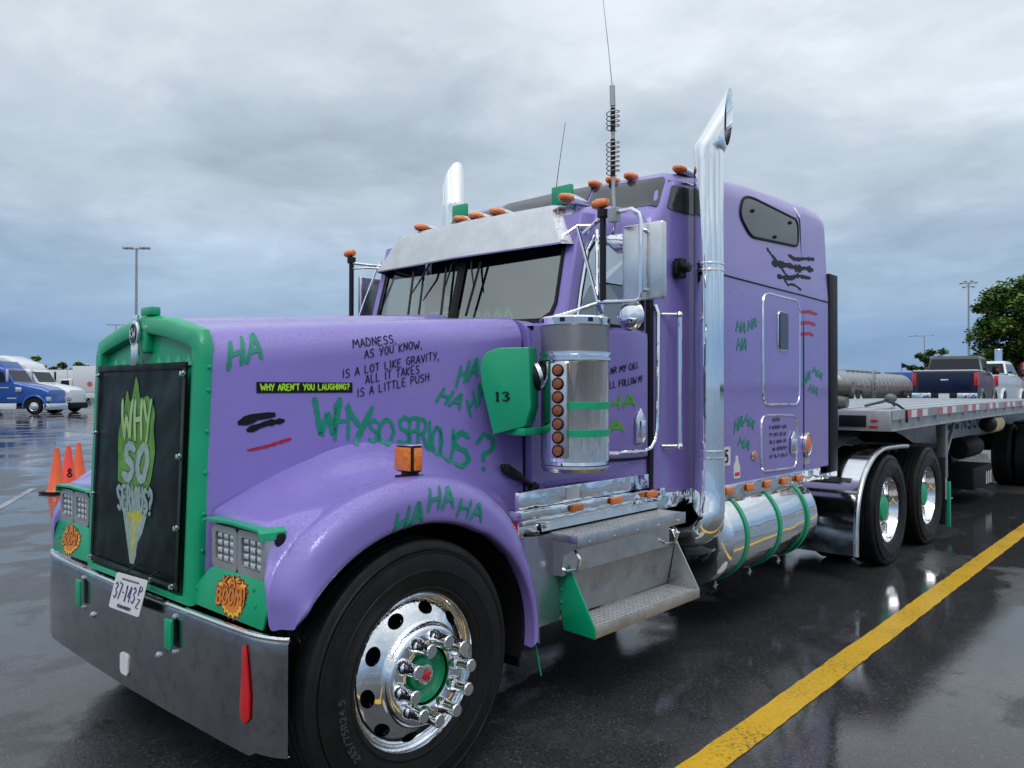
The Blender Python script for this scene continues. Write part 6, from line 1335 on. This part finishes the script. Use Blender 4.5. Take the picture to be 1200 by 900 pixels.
def box_trailer(loc, rz, label, L_=13):
    t = empty('box_trailer', label, 'trailer', loc, rz, 'white box trailers far across the lot'); bx('cargo_box', (-L_, 0, -1.3, 1.3, 1.2, 4.7), WHITE, t, bevel=.04)
    for k in range(8): bx('side_post', (-L_*k/8-.1, -L_*k/8-.04, -1.32, 1.32, 1.25, 4.65), ALUD, t)
    for s in (-1, 1): wheel_simple(t, -L_+1.5, s*1.1, side=s, w=.5)
    bx('chassis', (-L_+.5, -.5, -.5, .5, .85, 1.2), BLACK, t); return t
box_trailer((35.5, 127, 0), HD+pi/2+.15, 'white box trailer seen end-on left of the far box truck', 10)
box_trailer((36.0, 136, 0), HD+pi+.0, 'long white box trailer standing behind the far box truck', 14)

# raised part of the lot on the far right
rl_ = MB(); rl_.add([(21.5, -14, .0), (21.5, 40, .0), (25, 40, .62), (25, -14, .62), (90, 40, .62), (90, -14, .62), (90, 40, 0), (90, -14, 0)], [(0, 1, 2, 3), (3, 2, 4, 5), (5, 4, 6, 7), (0, 3, 5, 7), (1, 6, 4, 2)])
rl_.v = [(v[0], v[1], v[2]-.002 if v[2] == 0 else v[2]) for v in rl_.v]; rl_.build('raised_lot', GROUND, kind='structure', smooth=0)
def pickup(loc, rz, paint, flare, label, chrome_bumper=True):
    t = empty('pickup_truck', label, 'pickup', loc, rz)
    # x=0 rear bumper, +x forward
    st = [(.18, .93, .62, 1.50, .06), (.22, .97, .60, 1.56, .06), (2.2, .99, .58, 1.58, .07), (2.25, .99, .58, 1.56, .07)]
    bed = loft('bed', st, paint, t); cab = loft('cab', [(2.22, .96, .55, 1.56, .08), (2.30, .96, .55, 1.60, .08), (4.6, .97, .55, 1.55, .08), (4.9, .97, .55, 1.48, .1), (5.9, .94, .60, 1.40, .15), (6.1, .88, .62, 1.25, .15)], paint, t)
    gh = MB(); rows = [[(2.32, -.90, 1.57), (2.32, .90, 1.57), (4.75, .90, 1.54), (4.75, -.90, 1.54)], [(2.50, -.80, 2.04), (2.50, .80, 2.04), (4.05, .80, 2.06), (4.05, -.80, 2.06)], [(2.60, -.70, 2.12), (2.60, .70, 2.12), (3.95, .70, 2.14), (3.95, -.70, 2.14)]]
    gh.grid(rows, closed=True); gh.add(rows[-1], [(0, 1, 2, 3)]); gh.build('cabin', GREYP if paint is NAVYP else paint, cab, bevel=.03)
    mb = MB(); mb.add([(2.335, -.83, 1.63), (2.335, .83, 1.63), (2.49, .74, 2.01), (2.49, -.74, 2.01)], [(0, 1, 2, 3)]); mb.v = [(v[0]-.016, v[1], v[2]) for v in mb.v]; mb.build('rear_window', DARKG, cab, smooth=0)
    for s in (-1, 1):
        for a, b_, c_, d_ in ((2.50, 3.42, 2.62, 3.40), (3.50, 4.50, 3.50, 4.02)):
            mb = MB(); mb.add([(a, s*.896, 1.62), (b_, s*.896, 1.62), (d_, s*.815, 2.0), (c_, s*.815, 2.0)], [(0, 1, 2, 3)]); mb.build('side_window', DARKG, cab, smooth=0)
        mb = MB(); mb.tube([(1.25+.52*cos(a), s*.985, .45+.52*sin(a)) for a in [radians(0+180*k/16) for k in range(17)]], .06, 8); mb.build('wheel_flare', flare, t)
        mb = MB(); mb.tube([(5.1+.52*cos(a), s*.985, .45+.52*sin(a)) for a in [radians(0+180*k/16) for k in range(17)]], .06, 8); mb.build('wheel_flare', flare, t)
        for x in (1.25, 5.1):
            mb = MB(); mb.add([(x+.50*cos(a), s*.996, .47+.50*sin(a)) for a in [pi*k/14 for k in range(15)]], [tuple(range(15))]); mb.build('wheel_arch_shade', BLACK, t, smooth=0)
            wheel_simple(t, x, s*1.0, .42, .28, s)
        mb = MB(); mb.box(.15, .30, *sorted((s*.86, s*.985)), 1.10, 1.50); mb.build('tail_lamp', RED, t, bevel=.015)
        mb = MB(); mb.box(4.15, 4.30, *sorted((s*1.0, s*1.22)), 1.50, 1.80); sm_ = mb.build('side_mirror', PLASTIC, cab, bevel=.02)
        mb = MB(); mb.box(4.14, 4.155, *sorted((s*1.14, s*1.21)), 1.62, 1.74); mb.build('mirror_signal', AMBERD, sm_)
    mb = MB(); mb.box(0, .16, -.98, -.38, .68, .88); mb.box(0, .16, .38, .98, .68, .88); mb.build('rear_bumper', CHROME2, t, bevel=.03)
    mb = MB(); mb.box(.04, .16, -.38, .38, .66, .86); mb.build('bumper_step', PLASTIC, t, bevel=.02)
    mb = MB(); mb.box(.03, .04, -.16, .16, .71, .86); mb.build('licence_plate', WHITEP, t)
    mb = MB(); mb.box(.155, .18, -.80, .80, .92, 1.52); tg_ = mb.build('tailgate', paint, t, bevel=.02); mb = MB(); mb.box(.135, .156, -.12, .12, 1.25, 1.31); mb.build('tailgate_handle', CHROME, tg_, bevel=.01)
    bx('bed_rail_cap', (.25, 2.25, -.97, .97, 1.56, 1.60), WHITEP if paint is NAVYP else paint, t, bevel=.01)
    bx('underbody', (.3, 5.8, -.6, .6, .4, .6), BLACK, t); return t
pk = pickup((26.6, 3.03, .62), radians(5), NAVYP, GREYP, 'dark navy pickup truck seen from behind over the flatbed deck'); pk.scale = (.97, .95, 1.03)
pk2 = pickup((34.0, 3.88, .62), radians(0), BG_W, BG_W, 'white pickup truck parked in front of the navy one, partly hidden'); pk2.scale = (1.04, 1.02, 1.05)

# tank trailer
tk_ = empty('tank_trailer', 'silver ribbed tank trailer with reflective tape, beyond the flatbed deck', 'tank trailer', (41, 12.0, .62), radians(4.5))
mb = MB(); pr = [(.0005, -.35), (.5, -.28), (.80, -.05), (.86, 0)]
x = 0
while x < 18: pr += [(.86, x+.1), (.90, x+.15), (.90, x+.27), (.86, x+.32)]; x += 1.1
pr += [(.86, 18.2), (.5, 18.6), (.0005, 18.7)]; mb.lathe(pr, (0, 0, 1.22), 'X', 36); tkb = mb.build('tank', ALUD, tk_, smooth=50)
mb = MB()
for i in range(24): mb.box(.4+.7*i, .7+.7*i, -.915, -.90, 1.18, 1.26)
mb.build('reflective_tape', RED, tk_)
mb = MB(); mb.box(6, 6.05, -1.0, -.9, .4, 2.2); mb.box(6.5, 6.55, -1.0, -.9, .4, 2.2)
for i in range(6): mb.box(6, 6.5, -.97, -.94, .6+.28*i, .64+.28*i)
mb.build('ladder', ALU, tk_); mb = MB(); mb.box(3, 11, -.3, .3, 2.06, 2.16); mb.build('walkway', ALUD, tk_); mb = MB(); mb.box(0, 17, -.5, .5, .35, .5); mb.build('chassis', BLACK, tk_)
for xx in (1.2, 2.5, 15, 16.3):
    for s in (-1, 1): wheel_simple(tk_, xx, s*1.15, side=s)
# blue and red vehicles further back, pennant, chrome pipe
def van_box(loc, rz, paint, dims, label, cat, name):
    t = empty(name, label, cat, loc, rz); Lx, Wy, Hz = dims
    bx('cargo_body', (0, Lx, -Wy/2, Wy/2, .9, Hz), paint, t, bevel=.08); bx('chassis', (.3, Lx-.3, -.5, .5, .5, .9), BLACK, t)
    for xx in (1.2, Lx-1.4):
        for s in (-1, 1): wheel_simple(t, xx, s*(Wy/2-.05), side=s)
    for k in range(int(Lx/1.2)): bx('body_rib', (.4+1.2*k, .48+1.2*k, -Wy/2-.02, Wy/2+.02, 1.0, Hz-.1), paint, t)
    return t
vb = van_box((75.5, 15.2, 0), radians(102), BLUE, (3.9, 2.4, 3.25), 'blue covered truck body showing above the tank trailer', 'truck', 'covered_truck')
van_box((64, 6.7, 0), radians(-75), REDP, (5.5, 2.5, 3.62), 'red box trailer behind the white pickup at the right edge', 'trailer', 'red_trailer')
mb = MB(); mb.cyl((0, 0, 0), (0, 0, 3.9), .03, 6); fpz = mb.build('flag_pole', ALUD); fpz.location = (68, 15.75, 0); tagt(fpz, 'small black and white pennant on a pole above the blue truck body', 'flag')
mb = MB(); mb.add([(0, .0, 3.9), (0, -.75, 3.55), (0, 0, 3.45), (.05, -.38, 3.72)], [(0, 3, 2), (3, 1, 2)]); mb.build('pennant', INK, fpz, smooth=0)
mb = MB(); mb.cyl((0, 0, 0), (0, 0, 3.95), .19, 20); cpz = mb.build('chrome_pipe', STACKM); cpz.location = (50.5, 5.75, 0); tagt(cpz, 'upright chrome exhaust pipe between the white pickup and the big tree', 'exhaust pipe')
mb = MB(); mb.lathe([(.195, 3.9), (.21, 3.93), (.195, 3.97), (.15, 3.96)], (0, 0, 0), 'Z', 20); mb.build('pipe_rim', CHROME, cpz)

# light poles
def light_pole(loc, h, label, arms, aw, rz=0.):
    t = empty('light_pole', label, 'light pole', loc, rz, 'tall light poles around the lot')
    mb = MB(); mb.tube([(0, 0, 0), (0, 0, h)], [.16, .09], 10); mb.build('pole', ALUD, t); mb = MB(); mb.cyl((0, 0, 0), (0, 0, .7), .3, 14); mb.build('pole_base', WHITE, t)
    for k, (dy, dz) in enumerate(arms):
        mb = MB(); mb.cyl((0, 0, h+dz*.5-.1), (0, dy, h+dz), .04, 6); a = mb.build('arm', ALUD, t)
        mb = MB(); mb.obox((0, dy, h+dz), (.22, 0, 0), (0, aw, 0), (0, 0, .10)); mb.build('lamp_head', GREY, a, bevel=.03)
    return t
light_pole((27.35, 66.24, 0), 13.95, 'tall light pole with a bar of lamps above the green grille', [(-.95, 0), (-.5, 0), (.5, 0), (.95, 0)], .19, HD+pi/2)
light_pole((67.5, 174.2, 0), 15.8, 'faint distant light pole just left of the green grille top', [(-1.6, 0), (-.6, 0), (.6, 0), (1.6, 0)], .3, HD+pi/2)
light_pole((109.7, 19.45, 0), 15.05, 'light pole with clustered lamp heads left of the big tree', [(-.8, .05), (-.35, .25), (.35, .25), (.8, .05), (-.5, -.45), (.5, -.45)], .2, .2)
light_pole((206.9, 49.0, 0), 15.0, 'thin distant light pole behind the navy pickup', [(-1.9, 0), (1.9, 0), (3.0, -.1)], .35, .2)

# trees
LEAF = mat('dark_green_leaves', (.055, .115, .018), .55, var=.45, vscale=.9, spec=.3); LEAF2 = mat('light_green_leaves', (.12, .21, .035), .55, var=.4, vscale=1.2, spec=.3); BARK = mat('bark', (.10, .08, .06), .8, var=.3)
for lm in (LEAF, LEAF2):
    t_ = lm.node_tree; b_ = t_.nodes['Principled BSDF']; b_.inputs['Subsurface Weight'].default_value = 0
def tree(loc, h, cr, label, cat_seed, nclump=60, per=260, leaf=.16, cz=.62, flat=.85):
    rr = random.Random(cat_seed); t = empty('tree', label, 'tree', loc)
    mb = MB(); mb.tube([(0, 0, 0), (.1, .0, h*.2), (0, .1, h*.45), (.1, 0, h*.7)], [h*.035, h*.028, h*.018, h*.008], 10)
    cl = []
    for i in range(nclump):
        while True:
            p = Vector((rr.uniform(-1, 1), rr.uniform(-1, 1), rr.uniform(-1, 1)))
            if .25 < p.length < 1: break
        q = Vector((p.x*cr, p.y*cr, h*cz+p.z*h*(1-cz)*flat)); q.z = max(q.z, h*.14); cl.append((q, rr.uniform(.55, 1.1)*cr*.30))
    for q, r_ in cl[::3]:
        a = Vector((0, 0, h*rr.uniform(.2, .5))); m_ = a.lerp(q, .5)+Vector((0, 0, -.2)); mb.tube([a, m_, q], [h*.010, h*.006, h*.002], 5)
    mb.build('trunk', BARK, t)
    cr_ = MB(); f_ = cr_
    for q, r_ in cl:
        f_.cm = 0 if rr.random() < .55 else 1
        for k in range(per):
            while True:
                d = Vector((rr.uniform(-1, 1), rr.uniform(-1, 1), rr.uniform(-1, 1)))
                if d.length < 1: break
            d = d*(.55+.45*rr.random()); p = q+Vector((d.x*r_, d.y*r_, d.z*r_*.62)); s_ = leaf*rr.uniform(.6, 1.4)
            u = Vector((rr.gauss(0, 1), rr.gauss(0, 1), rr.gauss(0, .5))).normalized(); v = u.cross(Vector((rr.gauss(0, .5), rr.gauss(0, .5), 1))).normalized()
            n0 = len(f_.v); f_.v += [tuple(p-u*s_), tuple(p+v*s_*.6), tuple(p+u*s_), tuple(p-v*s_*.6)]; f_.f.append((n0, n0+1, n0+2, n0+3)); f_.m.append(f_.cm)
    me = bpy.data.meshes.new('crown'); me.from_pydata(cr_.v, [], cr_.f); me.materials.append(LEAF); me.materials.append(LEAF2); me.polygons.foreach_set('material_index', cr_.m)
    o = bpy.data.objects.new('crown', me); col.objects.link(o); o.parent = t; return t
tree((72.5, 6.7, 0), 10.8, 5.0, 'big broad green tree rising behind the pickups at the right edge', 11, 120, 420, .16, .56, .95)
tree((103, 21.6, 0), 6.9, 2.6, 'small rounded tree behind the navy pickup, left of the big tree', 12, 34, 180, .2)
tree((98, 15.2, 0), 5.9, 3.4, 'low bushy tree peeking out at the left foot of the big tree', 16, 34, 180, .2)
tree((50.2, 163.5, 0), 8.2, 4.0, 'far tree top above the white trailers on the left', 13, 30, 120, .35)
tree((57, 161, 0), 7.3, 3.2, 'far smaller tree right of the other one above the white trailers', 14, 24, 120, .35)
# very far low tree belt closing the lot
mb = MB(); rr = random.Random(3)
for k in range(420):
    a = radians(-60+150*k/420); D_ = 420+rr.uniform(-20, 20); cx_, cy_ = D_*cos(a), D_*sin(a); hh = rr.uniform(2.0, 5.5)
    for i in range(26):
        p = Vector((cx_+rr.uniform(-4, 4), cy_+rr.uniform(-4, 4), rr.uniform(0, hh))); s_ = rr.uniform(.6, 1.5); u = Vector((rr.gauss(0, 1), rr.gauss(0, 1), rr.gauss(0, .6))).normalized()*s_; v = Vector((rr.gauss(0, 1), rr.gauss(0, 1), rr.gauss(0, 1))).normalized()*s_
        mb.add([tuple(p-u), tuple(p+v), tuple(p+u), tuple(p-v)], [(0, 1, 2, 3)])
me = bpy.data.meshes.new('far_wood'); me.from_pydata(mb.v, [], mb.f); me.materials.append(LEAF); o = bpy.data.objects.new('far_wood', me); col.objects.link(o); o['kind'] = 'stuff'; o['label'] = 'low dark line of far woods along the horizon'; o['category'] = 'woods'
